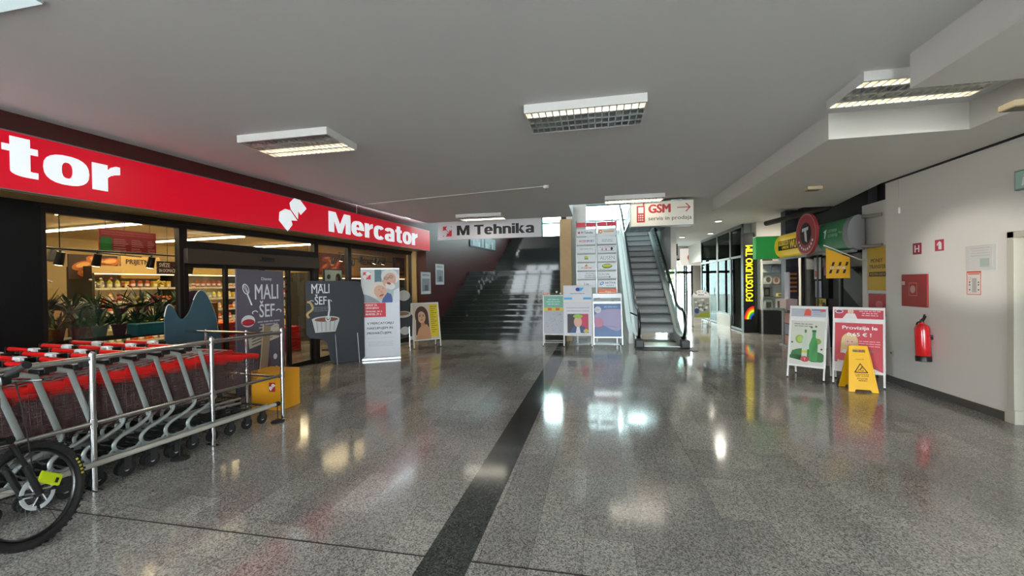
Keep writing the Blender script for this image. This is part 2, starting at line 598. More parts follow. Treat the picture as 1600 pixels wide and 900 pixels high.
# sliding doors
r = st_thing('door_2', 'automatic sliding glass doors of the grocery store', 'door', 2.0, GN, 0, kind='structure')
f = MB(mat('brown_door_header', '#4a3f36', 0.4, 0.4))
f.box(0, 2.63, -0.13, 0.1, 1.98, 2.2, 0.005)
f.obj('header', r)
f = MB(M_black)
f.box(1.22, 1.5, -0.16, -0.13, 2.06, 2.13, 0.008)
f.obj('motion_sensor', r)
for x0, x1, y in ((0.06, 0.72, 0.04), (0.66, 1.36, 0.0), (1.36, 1.98, 0.0), (1.92, 2.57, 0.04)):
    f = MB(M_frame)
    f.box(x0, x0 + 0.05, y - 0.02, y + 0.02, 0.01, 1.98); f.box(x1 - 0.05, x1, y - 0.02, y + 0.02, 0.01, 1.98)
    f.box(x0 + 0.05, x1 - 0.05, y - 0.02, y + 0.02, 0.01, 0.1); f.box(x0 + 0.05, x1 - 0.05, y - 0.02, y + 0.02, 1.92, 1.98)
    p = f.obj('door_leaf', r)
    g = MB(M_pane)
    g.box(x0 + 0.05, x1 - 0.05, y - 0.003, y + 0.003, 0.1, 1.92)
    g.obj('pane', p)
f = MB(M_frame)
f.box(0, 0.06, -0.06, 0.1, 0, 1.98); f.box(2.57, 2.63, -0.06, 0.1, 0, 1.98)
f.obj('door_frame', r)

# ------------------------------------------------------------------ fascia sign
r = st_thing('fascia_sign', 'long backlit red store sign with white lettering and emblem over the windows', 'sign', -3.3, -0.12, 0)
M_sred = mat('backlit_red_acrylic', '#c00020', 0.3, emit='#d00022', estr=0.42)
M_swht = mat('backlit_white_acrylic', '#eef4f6', 0.3, emit='#e6f1f6', estr=0.6)
def T(t):
    return t + 3.3
f = MB(mat('sign_edge_trim', '#8c8a8a', 0.35, 0.6))
f.box(0, T(8.4), 0.0, 0.12, 2.605, 3.175)
f.box(0, T(8.4), -0.012, 0.0, 3.172, 3.184); f.box(0, T(8.4), -0.012, 0.0, 2.594, 2.606)
f.obj('housing', r)
f = MB(M_sred)
f.box(0.01, T(8.4), -0.008, 0.0, 2.606, 3.172)
f.obj('red_panel', r)
f = MB(M_swht)
heavy(f, 'Mercator', T(4.34), T(7.72), 2.695, 3.10, -0.008, 0.006, .225, .78)
f.obj('lettering', r)['label'] = 'white bold store name near the far end of the sign'
f = MB(M_swht)
heavy(f, 'Mercator', T(-2.13), T(0.915), 2.742, 3.13, -0.008, 0.006, .235, .78)
f.obj('lettering', r)['label'] = 'larger white store name cut off by the frame edge'
def logo(f, x, z, s, y, t=0.004):
    """two notched white octagon halves joined at a point, as on the store sign"""
    a = [(-.50, .0), (-.31, .12), (-.12, .115), (.15, -.166), (-.088, -.188), (-.038, -.314), (-.226, -.533), (-.527, -.246)]
    b = [(.038, .508), (.276, .494), (.527, .266), (.289, .035), (.195, .148), (.176, -.111), (-.088, .155), (-.13, .328)]
    for p in (a, b):
        f.poly([(x + u * s, z + w * s) for u, w in p], y, t)
f = MB(M_swht)
logo(f, T(3.47), 2.89, 0.58, -0.008, 0.006)
f.obj('emblem', r)

# cable from the ceiling down to the sign
f = MB(M_offw)
c0 = (-0.95, 7.63, 3.393); c1 = ST(5.33, -0.02, 3.393); c2 = ST(5.33, -0.02, 3.15)
f.tube([c0, c1, c2], 0.007, 6)
tag(f.obj('sign_cable'), 'thin white cable running over the ceiling to the red sign', 'cable')
f = MB(M_offw)
f.lathe([(0.055, 3.4), (0.055, 3.375), (0.045, 3.35), (0.02, 3.34)], (-0.9, 7.62, 0), n=18)
sd = tag(f.obj('smoke_detector', smooth=True), 'small round white smoke detector at the end of the ceiling cable', 'smoke detector')
f = MB(mat('smoke_detector_grille', '#555555', 0.6))
f.lathe([(0.012, 3.341), (0.012, 3.334)], (-0.9, 7.62, 0), n=10)
f.obj('sensor_cap', sd)

# ------------------------------------------------------------------ store interior
M_cream = mat('warm_cream_wall', '#d8bd88', 0.7, var=0.05, vscale=1.0)
mb = MB(M_cream)
st_prism(mb, -6, 14, 0.62, 8.6, 2.98, 3.08)
struct(mb, 'ceiling_store')
mb = MB(M_cream)
st_prism(mb, -6, 14, 8.5, 8.6, 0, 2.98)
struct(mb, 'wall_store_back')
mb = MB(M_cream)
st_prism(mb, -6.1, -6, 0.62, 8.6, 0, 2.98)
st_prism(mb, 14, 14.1, 0.62, 8.6, 0, 2.98)
struct(mb, 'wall_store_side')
mb = MB(mat('mustard_bulkhead', '#c99d55', 0.7, var=0.05))
st_prism(mb, 7.3, 13.9, 3.0, 3.12, 1.95, 2.98)
struct(mb, 'trim_7', 'mustard bulkhead with dark lettering above the chilled cabinets', 'bulkhead')

M_tube = mat('lit_tube_warm', '#fff2cf', 0.4, emit='#ffe9b8', estr=32)
k = 0
for t, n0, n1, lab in ((2.05, 1.2, 3.6, 'long lit ceiling tube over the flower stand'), (3.3, 2.6, 6.9, 'long lit ceiling tube behind the first one'),
                       (5.7, 3.7, 8.2, 'long lit ceiling tube seen over the sliding doors'), (8.0, 3.4, 8.2, 'long lit ceiling tube deep inside the store, beyond the doors'),
                       (0.2, 2.0, 6.5, 'long lit ceiling tube nearest the black cladding')):
    r = st_thing('ceiling_light', lab, 'light', t, n0, 2.92)
    f = MB(M_offw); f.box(-0.06, 0.06, 0, n1 - n0, 0.02, 0.06)
    f.obj('housing', r)
    f = MB(M_tube); f.cyl((0, 0.02, 0), (0, n1 - n0 - 0.02, 0), 0.024, n=8)
    f.obj('tube', r)

# track lights
def track(t0, n0, t1, n1, z, lab):
    f = MB(M_black)
    a, b = ST(t0, n0, z), ST(t1, n1, z)
    f.tube([a, b], 0.014, 6)
    for q in (0.15, 0.85):
        p = [a[i] + (b[i] - a[i]) * q for i in range(2)]
        f.cyl((p[0], p[1], z), (p[0], p[1], 2.975), 0.006, n=6)
    return tag(f.obj('lighting_track'), lab, 'lighting track')
track(0.6, 1.1, 2.9, 1.3, 2.14, 'black lighting track above the flower stand')
track(0.6, 1.9, 3.2, 3.4, 2.24, 'black lighting track crossing behind the red hanging sign')
track(6.3, 1.3, 8.6, 1.5, 2.46, 'black lighting track just inside the far store window')
track(5.2, 1.9, 10.3, 2.3, 2.42, 'black lighting track in front of the mustard bulkhead')
M_bulb = mat('lit_spot_lens', '#fff6e0', 0.3, emit='#fff0cc', estr=30)
def spot(t, n, z, lab, lit=True, yaw=0.4):
    r = st_thing('track_spotlight', lab, 'spotlight', t, n, z, 'track spotlights in the store', turn=yaw)
    d = Vector((0.1, 0.3, -0.95)).normalized()
    f = MB(M_black)
    f.cyl((0, 0, 0), (0, 0, -0.06), 0.012, n=8)
    a = Vector((0, 0, -0.07)) - d * 0.05; b = a + d * 0.17
    f.cyl(a, b, 0.042, 0.05, 14)
    f.obj('lamp_head', r, smooth=True)
    f = MB(M_bulb if lit else M_grey)
    f.cyl(b, b + d * 0.004, 0.042, n=14)
    f.obj('lens', r)
    return r
spot(0.95, 1.13, 2.12, 'lit spotlight at the near end of the flower stand track')
spot(1.35, 1.16, 2.12, 'lit spotlight hanging second on the flower stand track')
spot(1.45, 2.4, 2.23, 'black spotlight pointing away behind the flower stand track', False, 2.4)
spot(2.05, 1.22, 2.12, 'lit spotlight just before the red and green hanging sign')
spot(2.75, 1.3, 2.3, 'tilted black spotlight just past the red hanging sign', False, 1.3)
spot(6.45, 1.32, 2.44, 'lit spotlight beside the mullion over the sausage picture')
spot(7.25, 1.38, 2.44, 'unlit black spotlight over the dark wall lettering', False, 1.0)
spot(6.9, 2.0, 2.40, 'unlit spotlight just past the mullion', False, 2.0)
spot(8.0, 1.45, 2.44, 'lit spotlight over the seniors banner', True)
spot(7.85, 2.1, 2.40, 'unlit spotlight paired with the lit one over the banner', False, 2.2)
spot(8.5, 1.5, 2.44, 'lit spotlight at the far end of the far track', True)
spot(8.35, 1.6, 2.44, 'unlit spotlight next to the last lit one', False, 1.6)
spot(2.3, 0.75, 2.02, 'small lit spot just inside the sliding door frame', True)

# hanging red and green board
r = st_thing('hanging_board', 'dark red hanging board with a green block, inside the first window', 'sign', 1.55, 1.5, 2.16)
f = MB(mat('board_red', '#8e2430', 0.6))
f.box(0, 0.74, 0, 0.02, 0, 0.34)
pr = f.obj('panel', r)
f = MB(ink('#2c7a3a')); f.rect(0.01, 0.15, 0.005, 0.22, 0, 0.003)
f.use(ink('#c98a8f'))
for z in (0.29, 0.255):
    f.text('PREDAJ ZVESTOBA NAGRADA', 0.03, 0.7, z, z + 0.02, -0.001)
for x0, x1 in ((0.17, 0.36), (0.4, 0.58), (0.62, 0.72)):
    for z in (0.19, 0.16, 0.13, 0.1, 0.06, 0.03):
        f.rect(x0, x0 + (x1 - x0) * random.uniform(.6, 1), z, z + 0.012, -0.001)
f.obj('print', r)
f = MB(M_black)
for x in (0.08, 0.66):
    f.cyl((x, 0.01, 0.34), (x, 0.01, 0.82), 0.004, n=5)
f.obj('hanging_wire', r)

# wall pictures and lettering at the back
def back_panel(name, label, cat, t, n, z, w, h, draw, base='#3a2418'):
    r = st_thing(name, label, cat, t, n, z)
    f = MB(mat('panel_' + base.lstrip('#'), base, 0.6))
    f.box(0, w, 0, 0.03, 0, h)
    f.obj('panel', r)
    f = MB(M_ink)
    draw(f)
    f.obj('print', r)
    return r
def d_bread(f):
    for x, z, a in ((.25, .3, .3), (.5, .42, -.3), (.62, .22, .6), (.35, .15, .1), (.75, .4, .2)):
        f.use(ink('#b8662c')).disc(x, z, .2, .1, 0, rot=a)
        f.use(ink('#e0a860')).disc(x, z + .02, .13, .05, -0.002, rot=a)
back_panel('food_picture', 'large dark picture of bread on the back wall behind the plants', 'picture', 3.35, 6.0, 1.85, 0.9, 0.55, d_bread)
def d_sausage(f):
    for x, z, a in ((.2, .2, .5), (.45, .35, -.4), (.6, .15, .2), (.75, .3, .9), (.3, .45, .1)):
        f.use(ink('#a83c1c')).disc(x, z, .22, .09, 0, rot=a)
        f.use(ink('#e28a50')).disc(x, z + .03, .12, .04, -0.002, rot=a)
    f.use(ink('#e8b070')).disc(.5, .32, .08, .08, -0.004)
back_panel('food_picture', 'orange picture of sausages on the mustard bulkhead', 'picture', 7.45, 2.95, 1.98, 1.15, 0.62, d_sausage, '#6a2a14')
def d_ham(f):
    f.use(ink('#7a4a30')).disc(.35, .35, .28, .22, 0)
    f.use(ink('#a87850')).disc(.3, .38, .14, .1, -0.002)
    f.use(ink('#c06030')).disc(.5, .1, .2, .05, -0.002)
back_panel('food_picture', 'brown picture of roast ham at the far end of the mustard bulkhead', 'picture', 11.2, 2.95, 2.02, 0.75, 0.66, d_ham, '#4a2c1c')
M_letter = mat('dark_wall_letters', '#3a2a1c', 0.6)
r = st_thing('wall_lettering', 'dark capital letters on the mustard bulkhead above the banner', 'lettering', 9.28, 2.97, 2.0)
f = MB(M_letter)
f.text('VEDNO', 0, 0.75, 0.32, 0.5, 0.01, 0.012, 0.03)
f.text('NA VOLJO', 0, 1.05, 0.06, 0.24, 0.01, 0.012, 0.03)
f.obj('letters', r)
r = st_thing('wall_lettering', 'dark two-line lettering on the cream back wall over the plants', 'lettering', 4.42, 6.0, 1.92)
f = MB(mat('lettering_board', '#c9a468', 0.7)); f.box(-.1, 0.75, 0.005, 0.03, -.05, .5)
f.obj('board', r)
f = MB(M_letter)
f.text('PRIJETNA', 0, 0.6, 0.27, 0.42, 0.0, 0.004, 0.03)
f.text('TREND', 0.1, 0.5, 0.04, 0.18, 0.0, 0.004, 0.03)
f.obj('letters', r)
r = st_thing('hanging_board', 'small dark hanging board with white capitals beside the first mullion', 'sign', 2.55, 1.9, 1.86)
f = MB(mat('board_dark_maroon', '#3a1618', 0.6)); f.box(0, 0.34, 0, 0.02, 0, 0.22)
f.obj('panel', r)
f = MB(M_paper)
f.text('SVEZE', 0.03, 0.2, 0.12, 0.19, 0, 0.002, 0.02); f.text('IN DOMACE', 0.03, 0.29, 0.03, 0.09, 0, 0.002, 0.02)
f.obj('print', r)
f = MB(M_black); f.cyl((0.17, 0.01, 0.22), (0.17, 0.01, 1.12), 0.004, n=5); f.obj('hanging_wire', r)

# advertising screen in the narrow window
r = st_thing('advertising_screen', 'framed screen with a dark-haired head on pale green, behind the narrow window', 'screen', 6.0, 1.5, 1.55)
f = MB(M_black); f.box(0, 0.66, 0, 0.06, 0, 0.5, 0.006); f.obj('frame', r)
f = MB(mat('screen_pale', '#9fb0a4', 0.4, emit='#a8b8ac', estr=0.35)); f.rect(0.03, 0.63, 0.03, 0.47, 0, 0.003)
f.use(ink('#2a2320')).disc(0.5, 0.26, 0.1, 0.13, -0.003); f.box(0.4, 0.62, -0.005, -0.003, 0.03, 0.2)
f.use(ink('#b08a78')).disc(0.45, 0.24, 0.035, 0.07, -0.005)
f.use(ink('#2f4a3c')).disc(0.16, 0.3, 0.07, 0.06, -0.003, rot=.5)
f.obj('display', r)
f = MB(M_black); f.cyl((0.33, 0.03, -1.55), (0.33, 0.03, 0.02), 0.03); f.box(0.1, 0.56, -0.15, 0.2, -1.55, -1.52); f.obj('stand', r)

# chilled wall cabinets with shelves of goods
M_cool = mat('cabinet_white', '#d9d2c2', 0.45)
M_cooldark = mat('cabinet_dark', '#2a2725', 0.5)
M_coolglow = mat('lit_shelf_strip', '#fff0c8', 0.4, emit='#ffe2a0', estr=9)
def cabinet(label, t, n, w, zs, ztop):
    r = st_thing('chilled_cabinet', label, 'refrigerator', t, n, 0, 'chilled wall cabinets')
    f = MB(M_cooldark)
    f.box(0, w, 0, 0.9, 0, 0.3); f.box(0, 0.05, 0, 0.9, 0.3, ztop); f.box(w - 0.05, w, 0, 0.9, 0.3, ztop)
    f.box(0, w, 0.0, 0.9, ztop, ztop + 0.14)
    f.obj('body', r)
    f = MB(M_cool); f.box(0.05, w - 0.05, 0.8, 0.86, 0.3, ztop); f.obj('back_panel', r)
    f = MB(mat('cabinet_header', '#c8a868', 0.5)); f.box(0, w, -0.02, 0, ztop - 0.02, ztop + 0.15); f.obj('header', r)
    for z in zs:
        f = MB(M_cool); f.box(0.05, w - 0.05, 0.12, 0.8, z - 0.02, z)
        f.box(0.05, w - 0.05, 0.105, 0.12, z - 0.045, z + 0.005)
        f.obj('shelf', r)
    for z in list(zs[1:]) + [ztop]:
        f = MB(M_coolglow); f.box(0.08, w - 0.08, 0.14, 0.17, z - 0.04, z - 0.022)
        f.obj('light_strip', r)
    return r
ZS = (0.34, 0.68, 1.0, 1.32, 1.64)
for i in range(4):
    cabinet(('white lit chilled cabinet nearest the red hanging board', 'white lit chilled cabinet seen through the first door leaf', 'white lit chilled cabinet behind the grey kitchen board',
             'white lit chilled cabinet farthest along the back')[i], 3.6 + i * 1.9, 5.7, 1.88, ZS, 2.0)
cabinet('white lit chilled cabinet under the mustard bulkhead beside the seniors banner', 10.6, 3.3, 2.2, (0.34, 0.68, 1.0, 1.32), 1.9)
cabinet('white lit chilled cabinet under the sausage picture', 7.5, 3.3, 2.6, (0.34, 0.68, 1.0, 1.32), 1.9)
cols = ['#d8b23a', '#b8452c', '#e0d8c2', '#7a9a3a', '#caa070', '#d87838', '#a8b8b0', '#c8c048']
cname = ['yellow', 'brick red', 'off-white', 'green', 'tan', 'orange', 'pale blue', 'lime']
protos = []
for i, c in enumerate(cols):
    f = MB(mat('goods_' + cname[i].replace(' ', '_'), c, 0.45, var=0.1, vscale=30))
    if i % 3 == 0:
        f.box(-0.048, 0.048, -0.06, 0.06, 0, 0.16, 0.006); f.use(M_paper).box(-0.035, 0.035, -0.0625, -0.06, 0.03, 0.09)
    elif i % 3 == 1:
        f.lathe([(0.038, 0), (0.048, 0.02), (0.048, 0.13), (0.03, 0.16), (0.028, 0.19)], n=12); f.use(M_paper).lathe([(0.0485, 0.04), (0.0485, 0.1)], n=12)
    else:
        f.box(-0.052, 0.052, -0.07, 0.07, 0, 0.1, 0.012); f.use(M_redp).box(-0.052, 0.052, -0.071, -0.07, 0.03, 0.06)
    o = f.obj('packaged_grocery')
    protos.append(o)
used = set()
sname = ['bottom', 'second lowest', 'middle', 'second highest', 'top']
def goods(t, n, z, c, lab, grp):
    p = protos[c]
    if c in used:
        p = p.copy(); COL.objects.link(p)
    used.add(c)
    p.location = ST(t, n, z); p.rotation_euler = (0, 0, RS)
    tag(p, lab, 'grocery', grp)
for zi, z in enumerate(ZS):
    t = 3.72
    while t < 11.1:
        if (t - 3.6) % 1.9 > 0.1 and (t - 3.6) % 1.9 < 1.8:
            c = (int((t * 0.9)) + zi * 3 + random.choice((0, 0, 1))) % 8
            goods(t, 5.9, z, c, f'{cname[c]} packaged grocery on the {sname[zi]} shelf of the long lit cooler wall', 'groceries in the long cooler wall')
        t += 0.155
for zi, z in enumerate((0.34, 0.68, 1.0, 1.32)):
    for t0, t1, where in ((7.62, 10.0, 'under the sausage picture'), (10.72, 12.7, 'beside the seniors banner')):
        t = t0
        while t < t1:
            c = (int(t * 1.3) + zi) % 8
            goods(t, 3.5, z, c, f'{cname[c]} grocery on shelf {("one", "two", "three", "four")[zi]} of the lit cooler {where}', 'groceries in the nearer coolers')
            t += 0.2

# orange promotion boxes and red produce crates seen through the doors
M_orange = mat('orange_cardboard', '#d88a2a', 0.6, var=0.08, vscale=3)
for t, n, w, h, lab in ((2.5, 1.1, 0.5, 1.35, 'tall orange cardboard display behind the blue-grey cutout board'), (4.15, 1.5, 0.6, 1.4, 'tall orange cardboard display behind the sliding doors beside the grey kitchen board')):
    r = st_thing('cardboard_display', lab, 'display box', t, n)
    f = MB(M_orange); f.box(0, w, 0, 0.4, 0, h, 0.005); f.obj('box', r)
    f = MB(ink('#e6d2b8')); f.disc(w * .7, h * .8, .1, .08, -0.001); f.use(ink('#b4423a')).disc(w * .35, h * .72, .09, .12, -0.001)
    f.use(ink('#8a4a1c')).rect(.05, w - .05, h * .3, h * .34, -0.001)
    f.obj('print', r)
crate = None
for i, (t, n, z, lab) in enumerate(((3.25, 1.6, 0.02, 'red produce crate at the bottom of the stack behind the doors'), (3.25, 1.6, 0.33, 'red produce crate in the middle of the stack behind the doors'),
                                    (3.25, 1.6, 0.64, 'red produce crate of oranges on top of the stack behind the doors'), (5.35, 2.2, 0.02, 'lower red crate beside the black coat stand shape'), (5.35, 2.2, 0.33, 'upper red crate of tomatoes behind the last door leaf'))):
    r = st_thing('produce_crate', lab, 'crate', t, n, z, 'red produce crates', kind='thing')
    f = MB(M_redp)
    f.box(0, 0.6, 0, 0.4, 0, 0.02)
    for q in range(3):
        f.box(0, 0.6, 0, 0.015, 0.04 + q * .09, 0.11 + q * .09); f.box(0, 0.6, 0.385, 0.4, 0.04 + q * .09, 0.11 + q * .09)
        f.box(0, 0.015, 0.015, 0.385, 0.04 + q * .09, 0.11 + q * .09); f.box(0.585, 0.6, 0.015, 0.385, 0.04 + q * .09, 0.11 + q * .09)
    for x, y in ((0, 0), (0.58, 0), (0, 0.38), (0.58, 0.38)):
        f.box(x, x + .02, y, y + .02, 0, 0.3)
    f.obj('basket', r)
M_fruit = [mat('orange_fruit', '#e87a12', 0.5), mat('tomato_fruit', '#cc2418', 0.35)]
for (t, n, z, k, lab, g) in ((3.25, 1.6, 0.9, 0, 'round orange in the top red crate behind the doors', 'oranges in the top crate'), (5.35, 2.2, 0.59, 1, 'ripe tomato in the red crate behind the last door leaf', 'tomatoes in the crate')):
    base = None
    for a in range(5):
        for b in range(3):
            loc = ST(t + 0.08 + a * 0.11, n + 0.09 + b * 0.11, z + random.uniform(0, .02))
            if base is None:
                f = MB(M_fruit[k]); f.ball((0, 0, 0), 0.052, n=10, m=6); base = tag(f.obj('orange' if k == 0 else 'tomato', smooth=True), lab, 'fruit', g)
                base.location = loc
            else:
                c = base.copy(); COL.objects.link(c); c.location = loc

# flower stand behind the first window
r = st_thing('flower_stand', 'dark tiered flower stand behind the first store window', 'plant stand', 0.75, 0.85)
f = MB(M_cooldark)
for z, y in ((0.45, 0), (0.9, 0.15), (1.12, 0.5)):
    f.box(0, 2.1, y, y + 0.45, z, z + 0.03); f.box(0, 2.1, y - 0.01, y, z, z + 0.06)
f.obj('shelf', r)
f = MB(M_cooldark)
for x in (0, 2.06):
    f.box(x, x + .04, 0, 0.04, 0, 0.96); f.box(x, x + .04, 0.9, 0.94, 0, 1.4)
f.obj('post', r)
M_leafs = [mat('dark_leaf', '#22402a', 0.5, var=0.3, vscale=12), mat('mid_leaf', '#33592f', 0.5, var=0.3, vscale=12)]
M_flower = [mat('red_petal', '#a81c30', 0.5), mat('pale_petal', '#d8c8b8', 0.5), mat('yellow_petal', '#d8b848', 0.5)]
potcols = [('#8a4a50', 'dusty red'), ('#7a8a88', 'pale grey'), ('#3a8896', 'teal'), ('#6a3a58', 'purple')]
def plant(t, n, z, pc, h, fl, lab):
    r = st_thing('potted_plant', lab, 'plant', t, n, z, 'potted plants on the flower stand')
    f = MB(mat('pot_' + potcols[pc][0].lstrip('#'), potcols[pc][0], 0.5))
    f.lathe([(0.06, 0), (0.085, 0.15), (0.09, 0.15), (0.09, 0.17), (0.078, 0.17), (0.075, 0.14)], n=14)
    f.obj('pot', r, smooth=True)
    f = MB(random.choice(M_leafs))
    for q in range(26):
        a = random.uniform(0, 2 * PI); el = random.uniform(.25, 1.35); l = h * random.uniform(.5, 1)
        d = Vector((math.cos(a) * math.cos(el), math.sin(a) * math.cos(el), math.sin(el)))
        s_ = d.cross(Vector((0, 0, 1))).normalized() * random.uniform(.012, .024)
        b = Vector((0, 0, .15)); m_ = b + d * l * .6; e = b + d * l + Vector((0, 0, -.12 * l))
        f.add([b, m_ + s_, e, m_ - s_, m_ + Vector((0, 0, -.004))], [(0, 1, 2), (0, 2, 3), (0, 3, 4), (0, 4, 1), (1, 4, 2), (4, 3, 2)])
    f.obj('foliage', r, kind=None)
    if fl >= 0:
        f = MB(M_flower[fl])
        for q in range(7):
            a = random.uniform(0, 2 * PI); rr = random.uniform(0, .12)
            f.ball((rr * math.cos(a), rr * math.sin(a), .15 + h * random.uniform(.75, 1.05)), .022, .022, .016, 6, 4)
        f.obj('blossom', r)
for i in range(9):
    t = 0.9 + i * 0.225
    plant(t, 1.15, 0.93, (0, 0, 1, 3, 2, 2, 1, 0, 3)[i], (.5, .45, .5, .42, .38, .4, .45, .36, .4)[i], (-1, -1, -1, 0, 2, 0, -1, 1, -1)[i],
          f'leafy plant in a {potcols[(0, 0, 1, 3, 2, 2, 1, 0, 3)[i]][1]} pot, ' + ('first', 'second', 'third', 'fourth', 'fifth', 'sixth', 'seventh', 'eighth', 'last')[i] + ' along the middle tier of the flower stand')
for i in range(7):
    t = 0.95 + i * 0.28
    plant(t, 1.5, 1.15, i % 4, .45, (1, -1, 1, 0, -1, 2, -1)[i], f'taller plant, ' + ('first', 'second', 'third', 'fourth', 'fifth', 'sixth', 'last')[i] + ' along the top tier of the flower stand')
f = MB(mat('teal_tub', '#2f8496', 0.45)); f.box(0, 0.42, 0, 0.22, 0, 0.17, 0.012)
o = tag(f.obj('flower_tub'), 'teal oblong tub at the front of the flower stand', 'tub'); o.location = ST(1.62, 0.86, 0.933); o.rotation_euler = (0, 0, RS)
r = st_thing('lit_display_shelf', 'low display shelf with an orange glow under the flower stand', 'shelf', 0.75, 1.7)
f = MB(M_cooldark); f.box(0, 0.75, 0, 0.4, 0, 0.9); f.obj('body', r)
f = MB(mat('orange_shelf_light', '#ff9a50', 0.4, emit='#ff9a4a', estr=1.6)); f.box(0.02, 0.6, -0.02, -0.002, 0.74, 0.86); f.obj('light_strip', r)
f = MB(mat('wrapped_goods', '#9a8f70', 0.6, var=.2, vscale=8)); f.box(0.05, 0.36, -0.22, -0.03, 0.2, 0.62, 0.03); f.box(0.4, 0.7, -0.2, -0.03, 0.2, 0.48, 0.03); f.obj('goods', r)
# purple arched display card
f = MB(mat('purple_card', '#6a3f68', 0.6))
pts = [(-.17, 0), (.17, 0), (.17, .5)] + [(.17 * math.cos(a), .5 + .17 * math.sin(a)) for a in [PI * k / 12 for k in range(1, 12)]] + [(-.17, .5)]
f.prism(pts, 0, 0.015); f.box(-.12, .12, 0, 0.25, 0, 0.02)
o = tag(f.obj('display_card'), 'purple round-topped display card next to the first mullion', 'display card'); o.location = ST(2.28, 0.86, 0.933 + .0); o.rotation_euler = (0, 0, RS)
o.location = ST(2.45, 0.9, 0.9); 
f = MB(M_cooldark); f.box(0, .4, 0, .4, 0, .9, .01)
o2 = tag(f.obj('plinth'), 'dark plinth carrying the purple display card', 'plinth'); o2.location = ST(2.24, 0.82, 0); o2.rotation_euler = (0, 0, RS)
# ------------------------------------------------------------------ chrome rail of the cart bay
u2 = (0.106, 0.994)
def P(d, off=0.0, z=0.0):       # d along the rail, off to its left
    return (-3.955 + u2[0] * d - u2[1] * off, 2.59 + u2[1] * d + u2[0] * off, z)
r = thing('cart_bay_rail', 'chrome rail with three posts along the front of the shopping carts', 'railing')
f = MB(M_chrome)
f.tube([P(-1.9, 0, 1.055), P(1.80, 0, 1.055)], 0.021, 12)
f.obj('top_rail', r, smooth=True)
f = MB(M_chrome)
f.tube([P(-1.9, 0, 0.535), P(1.80, 0, 0.535)], 0.018, 12)
f.obj('middle_rail', r, smooth=True)
for d in (-0.02, 0.94, 1.80):
    f = MB(M_chrome)
    f.cyl(P(d), P(d, 0, 1.09), 0.021, n=16); f.ball(P(d, 0, 1.09), 0.021, n=12, m=6)
    for z in (0.535, 1.055):
        f.cyl(P(d, 0, z - 0.035), P(d, 0, z + 0.035), 0.026, n=16)
    p = f.obj('post', r, smooth=True)
    f = MB(M_chrome)
    a = Vector(P(d)); 
    M0 = f.M; f.M = Matrix.Translation(a) @ Matrix.Rotation(RS, 4, 'Z')
    f.box(-0.02, 0.02, -0.09, 0.09, 0.0005, 0.008, 0.002)
    f.obj('foot_plate', p)
# back leg of the bay
r = thing('cart_bay_rail', 'chrome end rail of the cart bay in front of the blue-grey cutout board', 'railing')
f = MB(M_chrome)
f.tube([P(1.84, 0.03, 1.03), P(1.84, 1.9, 1.03)], 0.019, 10)
f.obj('top_rail', r, smooth=True)
for o_ in (0.62, 1.32, 1.9):
    f = MB(M_chrome); f.cyl(P(1.84, o_), P(1.84, o_, 1.06), 0.018, n=12); f.obj('post', r, smooth=True)
f = MB(M_chrome); f.tube([P(1.84, 0.03, 0.5), P(1.84, 1.9, 0.5)], 0.016, 10); f.obj('middle_rail', r, smooth=True)
# white bumper tube along the floor
r = thing('bumper_tube', 'pale grey bumper tube at wheel height before the carts', 'bumper', P(-1.6, -0.03))
o0 = Vector(P(-1.6, -0.03))
f = MB(mat('pale_grey_tube', '#a9a79c', 0.5))
def Q(d, z):
    return Vector(P(d, -0.035, z)) - o0
f.tube([Q(-1.6, 0.215), Q(1.66, 0.215)], 0.022, 12)
f.obj('tube', r, smooth=True)
f = MB(M_black); f.cyl(Q(1.66, 0.215), Q(1.71, 0.215), 0.03, n=12); f.cyl(Q(1.69, 0.03), Q(1.69, 0.2), 0.006, n=8); f.obj('end_cap', r, smooth=True)
for d in (1.69, 0.6, -1.4):
    f = MB(M_rubber); q = Q(d, 0); f.lathe([(0.075, 0.001), (0.075, 0.012), (0.03, 0.03)], (q.x, q.y, 0), n=20)
    if d < 1.6: f.cyl(Q(d, 0.02), Q(d, 0.2), 0.008, n=8)
    f.obj('foot', r, smooth=True)

